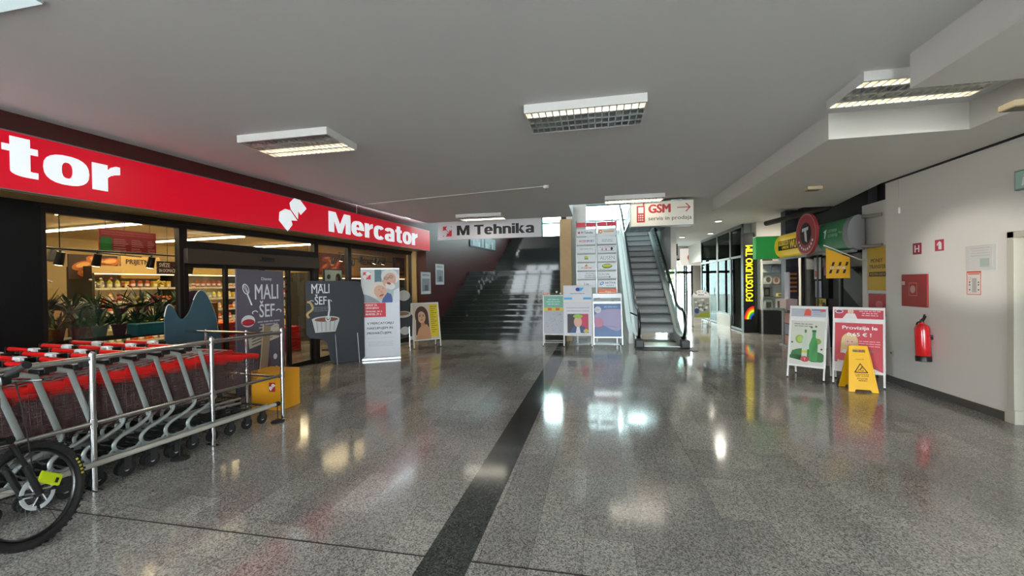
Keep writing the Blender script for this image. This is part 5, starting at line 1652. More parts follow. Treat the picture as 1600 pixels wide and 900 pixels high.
def path(dz):
    pts = [(.62, dz + .03), (.85, dz + .03), (1.1, dz + .05), (1.45, dz + .12 + .02)]
    pts += [(y, zs(y) + dz) for y in (1.9, 3, 4.5, 6.0, 7.2)]
    pts += [(8.0, ztop + dz - .02), (8.7, ztop + dz)]
    return pts
for s in (-1, 1):
    xin, xout = .47, .60
    # skirt and decks
    f = MB(M_ss)
    a = sorted((s * .455, s * .475)); b = sorted((s * .455, s * .60))
    low = [(.35, .0), (.35, .22)] + [(y_, z_ ) for y_, z_ in [(p[0], p[1]) for p in path(.22)][1:]]
    pts = [(.35, .0)] + [(q[0], q[1]) for q in path(.22)] + [(8.7, ztop - .5), (1.9, 0)]
    f.prismx(pts, *a)
    f.obj('skirt', r)
    f = MB(M_ss if s > 0 else mat('pale_cladding', '#e0e0de', .4, .05))
    o = sorted((s * .585, s * .615))
    f.prismx(pts, *o)
    top = path(.235)
    for q in range(len(top) - 1):
        (ya, za), (yb_, zb2) = top[q], top[q + 1]
        f.prismx([(ya, za - .015), (yb_, zb2 - .015), (yb_, zb2), (ya, za)], min(s * .455, s * .615), max(s * .455, s * .615))
    f.box(min(s * .455, s * .615), max(s * .455, s * .615), .33, .37, 0, .2)
    f.obj('cladding', r)
    # balustrade
    xg = s * .53
    up_ = path(.86); lo_ = path(.235)
    f = MB(M_clear if s > 0 else mat('white_balustrade_panel', '#cfd2d4', .35))
    for q in range(len(up_) - 1):
        f.prismx([lo_[q], lo_[q + 1], up_[q + 1], up_[q]], xg - .006, xg + .006)
    f.obj('balustrade_panel', r)
    f = MB(M_ss)
    f.tube([(xg, p[0], p[1]) for p in path(.865)], .024, 8)
    f.obj('handrail_track', r, smooth=True)
    f = MB(M_rail)
    hp = [(.62, .22), (.44, .30), (.36, .46), (.36, .62), (.42, .80), (.52, .88), (.66, .93)] + [(p[0], p[1]) for p in path(.905)][1:]
    f.tube(smooth_path([(xg, p[0], p[1]) for p in hp], 4), .036, 10, ry=.03, up=(1, 0, 0))
    f.obj('handrail', r, smooth=True)
    f = MB(M_black); f.box(xg - .1, xg + .1, .25, .5, .002, .2, .02); f.obj('newel_base', r)
f = MB(mat('pale_cladding', '#e0e0de', .4, .05))
f.prismx([(1.0, .0), (1.0, .3), (1.9, .5), (7.0, zs(7.0) + .1), (7.0, zs(7) - .7), (3.0, 0)], -.74, -.615)
f.obj('side_cladding', r)
f = MB(M_ss); f.prismx([(1.3, .0), (1.9, .35), (7.0, zs(7.0) + .05), (7.0, zs(7) - .7), (3.0, 0)], .615, .70); f.obj('side_cladding', r)
f = MB(M_black); f.tube([(-.58, .42, .78), (-.74, .30, .86)], .018, 8); f.obj('emergency_handle', r)
# polished metal soffit over the escalator
m = mat('polished_soffit', '#8b8e90', .16, .85)
nt = m.node_tree
tcn = nt.nodes.new('ShaderNodeTexCoord'); wv = nt.nodes.new('ShaderNodeTexWave'); wv.inputs['Scale'].default_value = 1.1; wv.inputs['Distortion'].default_value = 1.5
bmp = nt.nodes.new('ShaderNodeBump'); bmp.inputs['Strength'].default_value = .25; bmp.inputs['Distance'].default_value = .05
nt.links.new(tcn.outputs['Object'], wv.inputs['Vector']); nt.links.new(wv.outputs['Fac'], bmp.inputs['Height']); nt.links.new(bmp.outputs['Normal'], nt.nodes['Principled BSDF'].inputs['Normal'])
mb = MB(m)
mb.prismz([(.90, 9.66), (1.85, 9.66), (2.25, 11.8), (2.25, 15.5), (.97, 15.5)], 3.40, 3.44)
struct(mb, 'ceiling_escalator', 'polished metal soffit over the escalator behind the boxed phone sign', 'soffit')
mb = MB(M_ceil)
mb.prismz([(.92, 9.66), (2.25, 9.66), (2.25, 15.45), (.99, 15.45)], 3.44, 3.84)
mb.prismz([(1.85, 9.66), (2.25, 9.66), (2.25, 11.8)], 3.4, 3.44)
struct(mb, 'ceiling_escalator_slab')
# ------------------------------------------------------------------ hanging signs
r = thing('hanging_sign', 'white hanging sign with red emblem and bold black lettering before the stairs', 'hanging sign', (-4.40, 11.1, 2.865), 0)
f = MB(mat('white_sign_panel', '#d4d2d8', .45)); f.box(0, 2.95, 0, .05, 0, .51, .003); f.obj('panel', r)
f = MB(M_redink); f.rect(.16, .42, .1, .38, -.0005); f.use(mat('white_sign_panel', '#d4d2d8')); logo(f, .29, .24, .3, -.0015, .001); f.obj('emblem', r)
f = MB(M_ink); heavy(f, 'M Tehnika', .57, 2.76, .12, .39, -.0005, .003, .225, .76); f.obj('lettering', r)
f = MB(M_alu)
for x in (.3, 2.6): f.cyl((x, .025, .5), (x, .025, .55), .006, n=6)
f.obj('hanger', r)
r = thing('hanging_sign', 'boxed hanging sign reading GSM with a red phone and arrow over the escalator', 'hanging sign', (.735, 9.42, 2.82), 0)
f = MB(mat('sign_grey_case', '#77787c', .4, .4)); f.box(-.015, 1.29, .002, .2, -.015, .53, .004); f.obj('case', r)
f = MB(mat('sign_cream_face', '#d2cec2', .4, emit='#e8e0c8', estr=.12)); f.box(0, 1.275, -.004, .002, 0, .515); f.obj('face', r)
f = MB(ink('#a81c22')); y = -.0045
f.rect(.12, .29, .08, .44, y); f.rect(.25, .28, .44, .5, y); f.use(mat('sign_cream_face', '#d2cec2')).rect(.15, .26, .28, .41, y - .001)
for a in range(3):
    for b in range(3): f.rect(.15 + a * .04, .175 + a * .04, .12 + b * .05, .145 + b * .05, y - .001)
f.use(ink('#a81c22')); f.text('GSM', .36, .82, .27, .46, y, .002, .1)
f.rect(.95, 1.2, .36, .378, y); f.poly([(1.11, .28), (1.14, .28), (1.22, .369), (1.14, .458), (1.11, .458), (1.19, .369)], y)
f.use(ink('#3a3230')); f.text('servis in prodaja', .36, 1.24, .09, .2, y, .002, .01)
f.obj('lettering', r)
f = MB(M_alu)
for x in (.25, 1.05): f.cyl((x, .1, .53), (x, .1, .58), .008, n=6)
f.obj('hanger', r)

# ------------------------------------------------------------------ ceiling fixtures
M_lamp = mat('lit_lamp_tube', '#fff4d8', .4, emit='#ffedc4', estr=13)
M_lampoff = mat('lamp_tube_unlit', '#c9cdd0', .4)
M_louv = mat('bright_louvre', '#cfd3d6', .28, .55)
M_case = mat('fixture_white', '#e2e2e0', .45)
def fixture(label, x, y, lit):
    r = thing('ceiling_light', label, 'ceiling light', (x, y, 3.4), 0, 'louvred ceiling lights')
    w, d, h = 1.19, .60, .085
    f = MB(M_case)
    f.box(0, w, 0, .012, -h, 0); f.box(0, w, d - .012, d, -h, 0); f.box(0, .012, .012, d - .012, -h, 0); f.box(w - .012, w, .012, d - .012, -h, 0)
    f.box(.012, w - .012, .012, d - .012, -.01, 0)
    f.obj('housing', r)
    f = MB(M_louv)
    n = 4
    bw = (d - .024) / n
    for q in range(n + 1):
        yc = .012 + q * bw
        f.prismx([(yc - .016 if q else yc, -h + .002), (yc + .016 if q < n else yc, -h + .002), (yc, -.02)], .014, w - .014)
    for q in range(1, 17):
        xc = w * q / 17
        f.prism([(xc - .006, -h + .002), (xc + .006, -h + .002), (xc, -.032)], .014, d - .014)
    f.obj('louvre', r)
    for q in range(n):
        yc = .012 + (q + .5) * bw
        on = lit[q]
        f = MB(M_lamp if on else M_lampoff)
        f.cyl((.03, yc, -.028), (w - .03, yc, -.028), .013, n=8)
        f.obj('tube', r)
    return r
fixture('louvred ceiling light nearest the red fascia sign, back tubes lit', -4.147, 4.177, (0, 0, 1, 1))
fixture('louvred ceiling light in the middle of the hall ceiling, mostly unlit', -.704, 4.14, (1, 0, 0, 0))
fixture('louvred ceiling light in the recess of the dropped slab', 2.28, 4.16, (1, 0, 0, 1))
fixture('small looking louvred ceiling light before the white lettered hanging sign', -3.53, 10.15, (0, 0, 1, 1))
fixture('louvred ceiling light above the boxed phone sign', .17, 8.85, (0, 1, 1, 0))
for (x, y, lab) in ((3.46, 7.65, 'flat beige box on the dropped slab past the lamp recess'), (3.62, 4.44, 'flat beige box on the dropped slab nearest the camera side')):
    r = thing('ceiling_detector', lab, 'detector', (x, y, 3.12)); f = MB(mat('beige_detector', '#b4a486', .5)); f.box(-.11, .11, -.08, .08, -.055, 0, .008); f.obj('housing', r)
    f = MB(mat('dark_grille', '#5c5446', .6)); f.box(-.09, .09, -.06, .06, -.058, -.055); f.obj('grille', r)

# ------------------------------------------------------------------ things on the white wall (local x = towards the viewer)
def WR(y, z=0.0): return (4.4495, y, z)
r = thing('hose_cabinet', 'red fire hose cabinet door set in the white wall', 'fire hose cabinet', WR(7.225, 1.20), RW)
f = MB(mat('hose_red', '#93201c', .45, var=.04)); f.box(0, .49, -.02, 0, 0, .465, .004); f.obj('door', r)
f = MB(mat('hose_rose', '#c06a60', .5)); f.rect(.15, .31, .155, .345, -.0205); f.use(mat('hose_red', '#93201c')).rect(.16, .30, .165, .335, -.0215); f.use(mat('hose_grey_rose', '#b08a84', .5)).disc(.23, .25, .05, .055, -.0225); f.obj('hose_symbol', r)
f = MB(mat('hose_latch', '#c8a4a0', .4)); f.box(-.004, .075, -.026, -.02, .31, .365, .004); f.obj('latch', r)
def wallsign(label, y, z, w, h, draw, base, cat='safety sign', name='safety_sign', t=.004):
    r = thing(name, label, cat, WR(y, z), RW); f = MB(base); f.box(0, w, -t, 0, 0, h); f.obj('plate', r)
    f = MB(M_paper); draw(f, -t - .0003); f.obj('print', r); return r
wallsign('dark red safety sign with a white letter H', 7.02, 1.945, .16, .16, lambda f, y: f.text('H', .035, .125, .03, .13, y, .001, .03), mat('sign_dark_red', '#8e1c30', .5))
def d_ext(f, y):
    f.poly([(.06, .02), (.11, .02), (.11, .1), (.09, .125), (.075, .125), (.06, .1)], y); f.poly([(.03, .08), (.05, .11), (.08, .13), (.075, .115), (.055, .1), (.045, .07)], y); f.use(ink('#a83040')); f.poly([(.02, .03), (.05, .03), (.03, .06)], y)
wallsign('red safety sign with a white extinguisher symbol', 6.62, 1.965, .145, .15, d_ext, mat('sign_mid_red', '#b0384a', .5))
def d_pap(f, y):
    f.use(ink('#c8c6c2')).rect(.05, .36, .04, .27, y); f.use(ink('#a9b3aa')).rect(.2, .32, .04, .14, y - .001); lines(f, .07, .33, .23, .03, 3, .008, y - .001, ink('#b2b0ac')); f.use(ink('#b89ca0')).rect(.07, .33, .26, .265, y - .001)
wallsign('paper in a clear plastic sleeve taped above the red-edged notice', 6.15, 1.69, .41, .3, d_pap, mat('plastic_sleeve', '#cfcdc9', .25), 'notice', 'notice_sheet', .002)
def d_not(f, y):
    f.use(ink('#c8553c')); f.rect(0, .195, .265, .285, y); f.rect(0, .195, 0, .008, y); f.rect(0, .008, 0, .28, y); f.rect(.187, .195, 0, .28, y); f.rect(.02, .175, .245, .258, y - .001)
    f.use(ink('#a8a4a0')).rect(.075, .135, .03, .2, y); f.use(ink('#5a5450'))
    for z in (.06, .12, .15):
        f.disc(.04, z, .01, .01, y, 8); f.disc(.16, z, .01, .01, y, 8)
    lines(f, .02, .07, .2, .02, 3, .006, y, ink('#d09080'))
wallsign('small notice with an orange-red border below the plastic sleeve', 6.132, 1.397, .195, .285, d_not, mat('notice_white', '#d4cdc6', .6), 'notice', 'notice_sheet', .002)
r = thing('exit_sign', 'pale green exit sign box above the doorway', 'exit sign', WR(5.495, 2.53), RW)
f = MB(mat('exit_case', '#6f8a80', .5)); f.box(0, .34, -.035, 0, 0, .21, .004); f.obj('case', r)
f = MB(mat('exit_face', '#9fc0b4', .4)); f.rect(.015, .325, .015, .195, -.0355); f.use(M_paper); f.disc(.12, .15, .015, .015, -.037); f.poly([(.08, .04), (.1, .04), (.13, .09), (.16, .05), (.175, .06), (.14, .12), (.1, .13)], -.037); f.rect(.2, .29, .04, .16, -.037); f.obj('face', r)
r = thing('wall_sensor', 'small white wall sensor hanging under a thin cable', 'sensor', WR(7.33, 2.58), RW)
f = MB(M_offw); f.box(0, .06, -.03, 0, 0, .09, .006); f.obj('housing', r); f = MB(mat('grey_cable', '#a8a49e', .6)); f.tube([(.03, -.006, .09), (.03, -.006, .53)], .004, 5); f.obj('cable', r)
r = thing('wall_socket', 'tiny white socket low on the white wall behind the signs', 'socket', WR(7.50, .42), RW); f = MB(M_offw); f.box(0, .07, -.015, 0, 0, .08, .004); f.obj('plate', r); f = MB(M_grey); f.disc(.035, .04, .02, .02, -.0151); f.obj('outlet', r)
r = thing('wall_button', 'tiny grey button between hose cabinet and notices', 'button', WR(6.76, 1.45), RW); f = MB(mat('grey_button', '#8f8b86', .5)); f.box(0, .022, -.012, 0, 0, .06, .004); f.obj('plate', r)

# fire extinguisher
r = thing('fire_extinguisher', 'red fire extinguisher hung on the white wall', 'fire extinguisher', WR(6.68, .47), RW)
f = MB(mat('extinguisher_red', '#c81218', .22, coat=.6))
f.M = Matrix.Rotation(R(-3), 4, 'Y')
f.lathe([(.077, .07), (.080, .075), (.080, .44), (.072, .475), (.05, .50), (.03, .51), (.026, .53)], (0, -.10, 0), n=28); f.obj('cylinder', r, smooth=True)
f = MB(M_black); f.M = Matrix.Rotation(R(-3), 4, 'Y'); f.lathe([(.078, 0), (.084, .004), (.084, .07), (.080, .076)], (0, -.10, 0), n=28); f.obj('base', r, smooth=True)
f = MB(M_black); f.M = Matrix.Rotation(R(-3), 4, 'Y')
f.cyl((0, -.10, .525), (0, -.10, .56), .022, n=12); f.tube([(-.03, -.10, .545), (.03, -.10, .56), (.07, -.10, .615)], .011, 6); f.tube([(-.02, -.10, .56), (.03, -.10, .59), (.055, -.10, .64)], .01, 6)
f.obj('valve_handle', r, smooth=True)
f = MB(M_rubber); f.tube(smooth_path([(-.02, -.11, .54), (-.08, -.12, .52), (-.095, -.12, .42), (-.092, -.12, .2), (-.09, -.12, .14)], 5), .010, 8); f.tube([(-.09, -.12, .2), (-.09, -.12, .1)], .016, 8); f.obj('hose', r, smooth=True)
f = MB(ink('#d8c8c0'))
for k in range(8):
    a0 = PI * 1.02 + k * .09; a1 = a0 + .09
    q = [(.0806 * math.cos(a), -.10 + .0806 * math.sin(a)) for a in (a0, a1)] + [(.0800 * math.cos(a), -.10 + .0800 * math.sin(a)) for a in (a1, a0)]
    M0 = f.M; f.M = Matrix.Rotation(R(-3), 4, 'Y'); f.prismz(q, .24, .26); f.prismz(q, .3, .315); f.prismz(q, .36, .40); f.M = M0
f.obj('label', r)
f = MB(M_black); f.box(-.02, .02, -.03, 0, .3, .34); f.tube([(-.085, -.1, .36), (-.08, -.04, .36), (0, -.02, .36), (.08, -.04, .36), (.085, -.1, .36)], .004, 5); f.obj('bracket', r)

# ------------------------------------------------------------------ tobacco shop beyond the white wall
mb = MB(M_wallw)
mb.box(4.90, 5.2, 7.6, 9.02, 0, 2.98); mb.box(4.75, 4.9, 7.45, 7.6, 0, 3.42); mb.box(4.45, 4.9, 7.6, 7.605, 0, .002)
struct(mb, 'wall_shop_pier')
M_dark = mat('dark_shop_fascia', '#0d0d0e', .6)
mb = MB(M_dark)
mb.box(5.0, 5.2, 9.02, 11.8, 2.55, 3.4); mb.box(5.15, 5.3, 7.6, 9.02, 2.98, 3.4)
struct(mb, 'wall_shop_fascia')
mb = MB(mat('shop_interior_dark', '#2c2a2a', .7))
mb.box(8.0, 8.1, 7.6, 24.5, 0, 3.4); mb.box(5.2, 8.0, 7.6, 7.7, 0, 3.4); mb.box(5.3, 8.0, 11.8, 11.9, 0, 3.4)
struct(mb, 'wall_shop_back')
r = thing('window_8', 'dark glazed front of the kiosk behind the signs', 'shop window', (5.0, 11.6, 0), RW, kind='structure')
M_kpane = glass('kiosk_glass', '#8a8e90', 1.0)
f = MB(M_frame)
for x in (0, .75, 1.65, 2.5): f.box(x, x + .07, -.03, .03, 0, 2.55)
f.box(0, 2.57, -.03, .03, 2.2, 2.27); f.box(0, 2.57, -.03, .03, 0, .12); f.box(0, 2.57, -.03, .03, 2.5, 2.55)
f.obj('frame', r)
f = MB(M_kpane); f.box(.07, 2.5, -.004, .004, .12, 2.5); f.obj('pane', r)
def paper(label, x, z, w, h, col, draw=None, cat='poster'):
    rr = thing('window_poster', label, cat, (4.985, 11.6 - x, z), RW, None); g = MB(ink(col)); g.box(0, w, -.003, 0, 0, h); g.obj('sheet', rr)
    if draw:
        g = MB(M_ink); draw(g, -.0033); g.obj('print', rr)
def d_p1(f, y): f.use(ink('#c0502c')).rect(.04, .2, .05, .2, y)
paper('white sheet with an orange square on the kiosk glass', .62, 1.62, .3, .5, '#cfcac4', d_p1)
def d_p2(f, y): lines(f, .03, .24, .33, .05, 6, .012, y, ink('#8a8c98'))
paper('pale grey sheet below the orange square sheet', .66, 1.2, .27, .38, '#9a9ca6', d_p2)
def d_p3(f, y): f.text('24 UR', .05, .3, .15, .25, y, .001, .03); f.disc(.34, .12, .08, .08, y)
paper('yellow and cream card low on the kiosk glass', .7, .9, .42, .28, '#b0a02c', d_p3)
paper('dark red long strip across the kiosk glass behind the yellow flag', 1.05, 1.7, .62, .2, '#8c1e24')
r = thing('monitor', 'bluish glowing monitor inside the kiosk', 'monitor', (6.6, 9.9, 1.85), RW)
f = MB(M_black); f.box(0, .8, 0, .05, 0, .5, .01); f.obj('frame', r); f = MB(mat('screen_blue', '#7a8cc0', .4, emit='#7a90d0', estr=.6)); f.rect(.03, .77, .03, .47, 0); f.obj('display', r); f = MB(M_black); f.cyl((.4, .03, -1.85), (.4, .03, 0), .03); f.obj('stand', r)
for i, (x, z) in enumerate(((1.0, .5), (1.0, .95), (1.0, 1.4))):
    pass
r = thing('kiosk_shelf', 'dark kiosk shelf with rows of dim red packets', 'shelf', (6.4, 10.7, 0), RW)
f = MB(M_cooldark)
for z in (.5, .9, 1.3, 1.7): f.box(0, 2.2, 0, .35, z, z + .025)
f.box(0, 2.2, .33, .36, 0, 2.1); f.obj('shelf', r)
f = MB(ink('#6a2a28'))
for z in (.525, .925, 1.325):
    for k in range(13): f.use(ink(('#6a2a28', '#5a5048', '#7a4438')[k % 3])).box(.05 + k * .165, .17 + k * .165, .05, .2, z, z + random.uniform(.12, .25))
o = f.obj('packets', r); o['kind'] = 'stuff'
r = thing('ceiling_light', 'slim lit tube inside the dark kiosk', 'light', (6.0, 10.6, 2.52), RW)
f = MB(mat('kiosk_tube', '#f4f0d8', .4, emit='#f4ecc8', estr=2.5)); f.cyl((0, 0, 0), (1.1, 0, 0), .02, n=8); f.obj('tube', r)
f = MB(M_offw); f.box(-.02, 1.12, -.03, .03, .02, .9); f.obj('housing', r)
# round tube sign
r = thing('kiosk_sign', 'rounded green and yellow illuminated sign bar with a red disc over the kiosk', 'sign', (4.70, 12.0, 2.47), RW)
def halfcyl(f, x0, x1, rad, y=0.0, n=18):
    pts = [(y - rad * .62 * math.sin(PI * k / n), -rad * math.cos(PI * k / n)) for k in range(n + 1)]
    f.prismx(pts, x0, x1); return f
f = MB(mat('sign_green', '#1c6a44', .35, emit='#1f7a4c', estr=.06)); halfcyl(f, 2.2, 3.12, .31); f.obj('green_shell', r, smooth=True)
f = MB(mat('sign_yellow', '#d8b418', .35, emit='#e0bc20', estr=.25)); halfcyl(f, .02, 1.55, .29); f.obj('yellow_shell', r, smooth=True)
f = MB(mat('sign_green_end', '#12883c', .35, emit='#10903c', estr=.18)); f.box(-.2, .02, -.62, .1, -.30, .29, .01); f.obj('green_box', r)
f = MB(mat('sign_grey_end', '#8a8a8c', .45, .2)); halfcyl(f, 3.12, 3.28, .32); halfcyl(f, 1.55, 2.2, .28); f.box(0.03, 3.28, 0, .08, -.32, .31); f.box(0.03, 1.55, -.1, 0, -.34, -.29); f.box(2.2, 3.2, -.1, 0, -.36, -.31); f.obj('housing', r)
f = MB(ink('#a02c34')); cx, cz = 1.93, .12; f.disc(cx, cz, .45, .45, -.24, 32, .05); f.use(ink('#d8b0ac')).disc(cx, cz, .435, .43, -.291, 32, .001); f.use(ink('#a02c34')).disc(cx, cz, .42, .42, -.292, 32, .001)
f.use(M_ink).disc(cx, cz + .01, .24, .24, -.293, 28, .002); f.use(M_paper).poly([(cx - .15, cz + .13), (cx + .13, cz + .15), (cx + .12, cz + .08), (cx + .04, cz + .08), (cx + .07, cz - .18), (cx - .02, cz - .14), (cx - .05, cz + .07), (cx - .15, cz + .06)], -.295, .002)
for k in range(9):
    a = PI * (1.15 + .7 * k / 8); f.disc(cx + .33 * math.cos(a), cz + .33 * math.sin(a), .03, .03, -.293, 8, .002)
f.obj('round_emblem', r)
f = MB(M_ink); f.box(.28, 1.3, -.19, -.175, -.12, .11); f.use(mat('sign_yellow', '#d8b418')); f.box(.32, .86, -.193, -.19, .0, .09); f.use(M_ink); f.text('WESTERN', .34, .84, .015, .075, -.193, .002, .03); f.use(mat('sign_yellow', '#d8b418')); f.text('UNION', .5, .86, -.095, -.025, -.191, .002, .03); f.text('WU', .92, 1.27, -.1, .09, -.191, .002, .05); f.obj('lettering', r)
f = MB(ink('#8ab89c')); f.text('LOTERIJA', 2.62, 2.95, .05, .12, -.2, .002, .02); f.text('SLOVENIJE', 2.62, 2.97, -.05, .03, -.2, .002, .02); f.text('Moja igra', 3.0, 3.1, .0, .06, -.2, .002); f.use(M_paper).poly([(2.46, .1), (2.58, .14), (2.56, .08), (2.52, -.04), (2.48, -.04), (2.5, .07)], -.2, .002); f.obj('lettering', r)
for z in (-.27, .27):
    f = MB(M_alu); f.cyl((3.28, .04, z), (3.55, .2, z), .03, n=12); f.obj('wall_bracket', r, smooth=True)
# dark tube above the sign
f = MB(M_black); f.tube([(4.52, 12.5, 3.16), (5.05, 10.3, 3.2)], .07, 12); tag(f.obj('ventilation_pipe', smooth=True), 'dark pipe end sticking out above the kiosk sign', 'pipe')
# yellow flag
r = thing('flag', 'yellow slant-topped flag with black slashes hung from the kiosk wall', 'flag', (4.58, 8.8, 1.63), 0)
f = MB(mat('flag_yellow', '#d29a10', .6, var=.05)); f.prism([(-.39, 0), (0, 0), (0, .38), (-.39, .56)], -.004, .004); f.obj('cloth', r)
f = MB(M_ink)
for k in range(3):
    x = -.345 + k * .112
    f.poly([(x, .09), (x + .04, .09), (x + .06, .16), (x + .02, .16)], -.0045); f.poly([(x + .04, .23), (x + .08, .23), (x + .10, .30), (x + .06, .30)], -.0045)
f.text('GUAGE', -.34, -.07, .165, .225, -.0045, .001, .05); f.use(ink('#e8dcc0')).text('GUAGE', -.335, -.075, .17, .22, -.006, .001, .01)
f.obj('print', r)
f = MB(M_offw); f.tube([(-.43, 0, .62), (.16, 0, .34), (.32, 0, .31)], .011, 8); f.lathe([(.03, 0), (.03, .02)], (.305, 0, .31), 'x', 10); f.obj('pole', r, smooth=True)
# posters on the pier
def d_mt(f, y):
    f.use(ink('#4a3a10')); f.text('MONEY', .1, .42, .5, .57, y, .001, .03); f.text('TRANSFER', .06, .5, .39, .46, y, .001, .03); f.use(M_ink).rect(.05, .5, .25, .33, y); f.use(ink('#c89c18')).text('WESTERN UNION', .07, .48, .265, .315, y - .001, .001, .02)
r = thing('poster', 'yellow money transfer poster in a silver frame on the pier', 'poster', (4.9, 8.83, 1.40), RW)
f = MB(M_alu); f.box(-.03, .6, -.02, 0, -.05, .80, .003); f.obj('frame', r); f = MB(ink('#c8a018')); f.rect(0, .57, 0, .77, -.0205); d_mt(f, -.0216); f.obj('print', r)
r = thing('poster', 'red poster below the yellow money transfer poster', 'poster', (4.9, 8.83, .95), RW)
f = MB(ink('#a8262e')); f.box(0, .6, -.008, 0, 0, .39); f.obj('sheet', r); f = MB(ink('#c86068')); f.disc(.3, .2, .1, .07, -.0085); f.obj('print', r)

# ------------------------------------------------------------------ counter stand with magazines
r = thing('magazine_stand', 'standing table with a paper box on top and magazines down its side', 'stand', (4.48, 11.35, 0), RW)
f = MB(mat('table_top_grey', '#4a4844', .4)); f.box(-.6, .45, -.1, .35, .86, .9, .005); f.obj('tabletop', r)
f = MB(M_alu)
for x, y in ((-.02, 0), (.05, .3)): f.cyl((x, y, .03), (x, y, .86), .025, n=12)
f.box(-.15, .25, -.05, .05, 0, .03, .004); f.obj('leg', r)
f = MB(M_cooldark); f.box(.12, .4, -.02, .3, 0, .86); f.obj('rack', r)
for k in range(3):
    f = MB(ink(('#a87a70', '#7a7c90', '#b08478')[k])); f.box(.12, .38, -.035, -.02, .04 + k * .27, .28 + k * .27); f.obj('magazine', r)
f = MB(ink('#b49c98')); f.box(-.1, .25, -.05, .2, .9, 1.15, .004); f.use(ink('#b4aab4')).box(.0, .2, .02, .06, 1.15, 1.8); o = f.obj('leaflet_box', r)
f = MB(ink('#3a6a3c')); f.box(-.15, .2, -.09, -.06, .9, .925); f.obj('leaflet', r)
mb = MB(mat('dark_pillar_cladding', '#3a3c46', .35, .2))
mb.box(4.76, 5.05, 11.92, 12.2, 0, 3.4)
struct(mb, 'pillar_shop')
r = thing('window_poster', 'dark panel with orange lines on the pillar behind the magazine stand', 'poster', (4.77, 11.915, 1.2), 0)
f = MB(ink('#2a2430')); f.box(0, .28, -.004, 0, 0, .75); f.obj('sheet', r); f = MB(ink('#c07838'))
for k in range(5): f.rect(.04, .24, .1 + k * .11, .15 + k * .11, -.0045)
f.obj('print', r)

# ------------------------------------------------------------------ photo studio
r = thing('studio_sign', 'tall black lightbox with yellow vertical lettering and a rainbow', 'lightbox sign', (4.42, 14.02, 0), 0)
f = MB(mat('lightbox_black', '#070707', .4)); f.box(0, .31, 0, .22, 0, 3.08, .005); f.obj('case', r)
M_ly = mat('lit_yellow', '#f0d810', .4, emit='#f2dc14', estr=1.4)
f = MB(M_ly)
f.M = Matrix.Translation((.265, 0, .98)) @ Matrix.Rotation(-PI / 2, 4, 'Y')
f.text('FOTOSTUDIO TIM', 0, 1.72, .0, .20, -.0005, .003, .04); f.obj('lettering', r)
f = MB(M_ly)
for k, c in enumerate(('#c01818', '#e06a10', '#e8d020', '#2c9a30', '#2040b0')):
    rad = .27 - k * .038
    f.use(mat('rainbow_%d' % k, c, .4, emit=c, estr=1.0))
    pts = [(.29 - rad * math.cos(t), .42 + rad * math.sin(t) * 1.5) for t in [PI / 2 * q / 8 for q in range(9)]]
    pts += [(.29 - (rad - .036) * math.cos(t), .42 + (rad - .036) * math.sin(t) * 1.5) for t in [PI / 2 * q / 8 for q in range(8, -1, -1)]]
    f.poly(pts, -.0005, .002)
f.obj('rainbow', r)
r = thing('display_case', 'lit display case of picture frames with black base beside the studio lightbox', 'display case', (4.80, 13.7, 0), R(-8))
f = MB(M_black); f.box(0, .9, 0, .5, 0, .72); f.obj('base', r)
f = MB(mat('case_white', '#c8ccc4', .5)); f.box(.86, .92, 0, .06, .72, 2.6); f.box(0.0, .05, 0, .06, 0, 2.6); f.box(0, .92, .48, .5, .72, 2.6); f.obj('frame', r)
for z in (1.12, 1.5, 1.85, 2.1):
    f = MB(mat('case_shelf', '#5a6a68', .3, .2)); f.box(.05, .86, .05, .48, z - .015, z); f.obj('shelf', r)
r2 = thing('shop_sign', 'small pink framing sign in the studio display', 'sign', (4.83, 13.66, 2.2), R(-8))
f = MB(ink('#3a2418')); f.box(0, .84, 0, .03, 0, .48); f.obj('panel', r2)
f = MB(ink('#d8a858')); f.poly([(.1, .3), (.5, .46), (.84, .3), (.84, .46), (.2, .46)], -.0005); f.use(ink('#d8c0c0')).rect(.02, .8, .12, .26, -.001); f.rect(.26, .58, .0, .12, -.001); f.use(ink('#a06068')); f.text('OKVIRJANJE', .04, .78, .15, .23, -.002, .001, .02); f.text('SLIK', .3, .54, .02, .1, -.002, .001, .02); f.obj('print', r2)
pf = None
fr = [('round white photo frame', 'oval'), ('small round photo frame', 'oval'), ('square silver photo frame', 'sq'), ('tall dark photo frame', 'sq'), ('white photo frame', 'sq'), ('wide pale photo frame', 'sq')]
spots = [(.12, 1.5, .2, .26, 'oval', '#d8d2c8', 'pale oval photo frame, first on the upper display shelf'), (.34, 1.5, .18, .22, 'oval', '#b8a08c', 'tan oval photo frame beside the pale oval one'), (.6, 1.5, .22, .16, 'sq', '#a88a8a', 'rosy photo frame at the end of the upper display shelf'),
         (.1, 1.12, .16, .28, 'sq', '#1a1a1c', 'black photo frame on the lower display shelf'), (.42, 1.12, .26, .1, 'sq', '#d8cc70', 'low yellow photo frame on the lower display shelf'), (.12, .72, .22, .3, 'sq', '#a8b8ac', 'pale green photo frame standing on the black base'),
         (.4, .72, .26, .34, 'sq', '#d0d0c4', 'cream photo frame standing on the black base'), (.3, 1.85, .22, .2, 'sq', '#4a5a78', 'blue photo frame on the top display shelf'), (.6, 1.85, .24, .22, 'sq', '#a0a89c', 'grey-green photo frame on the top display shelf')]
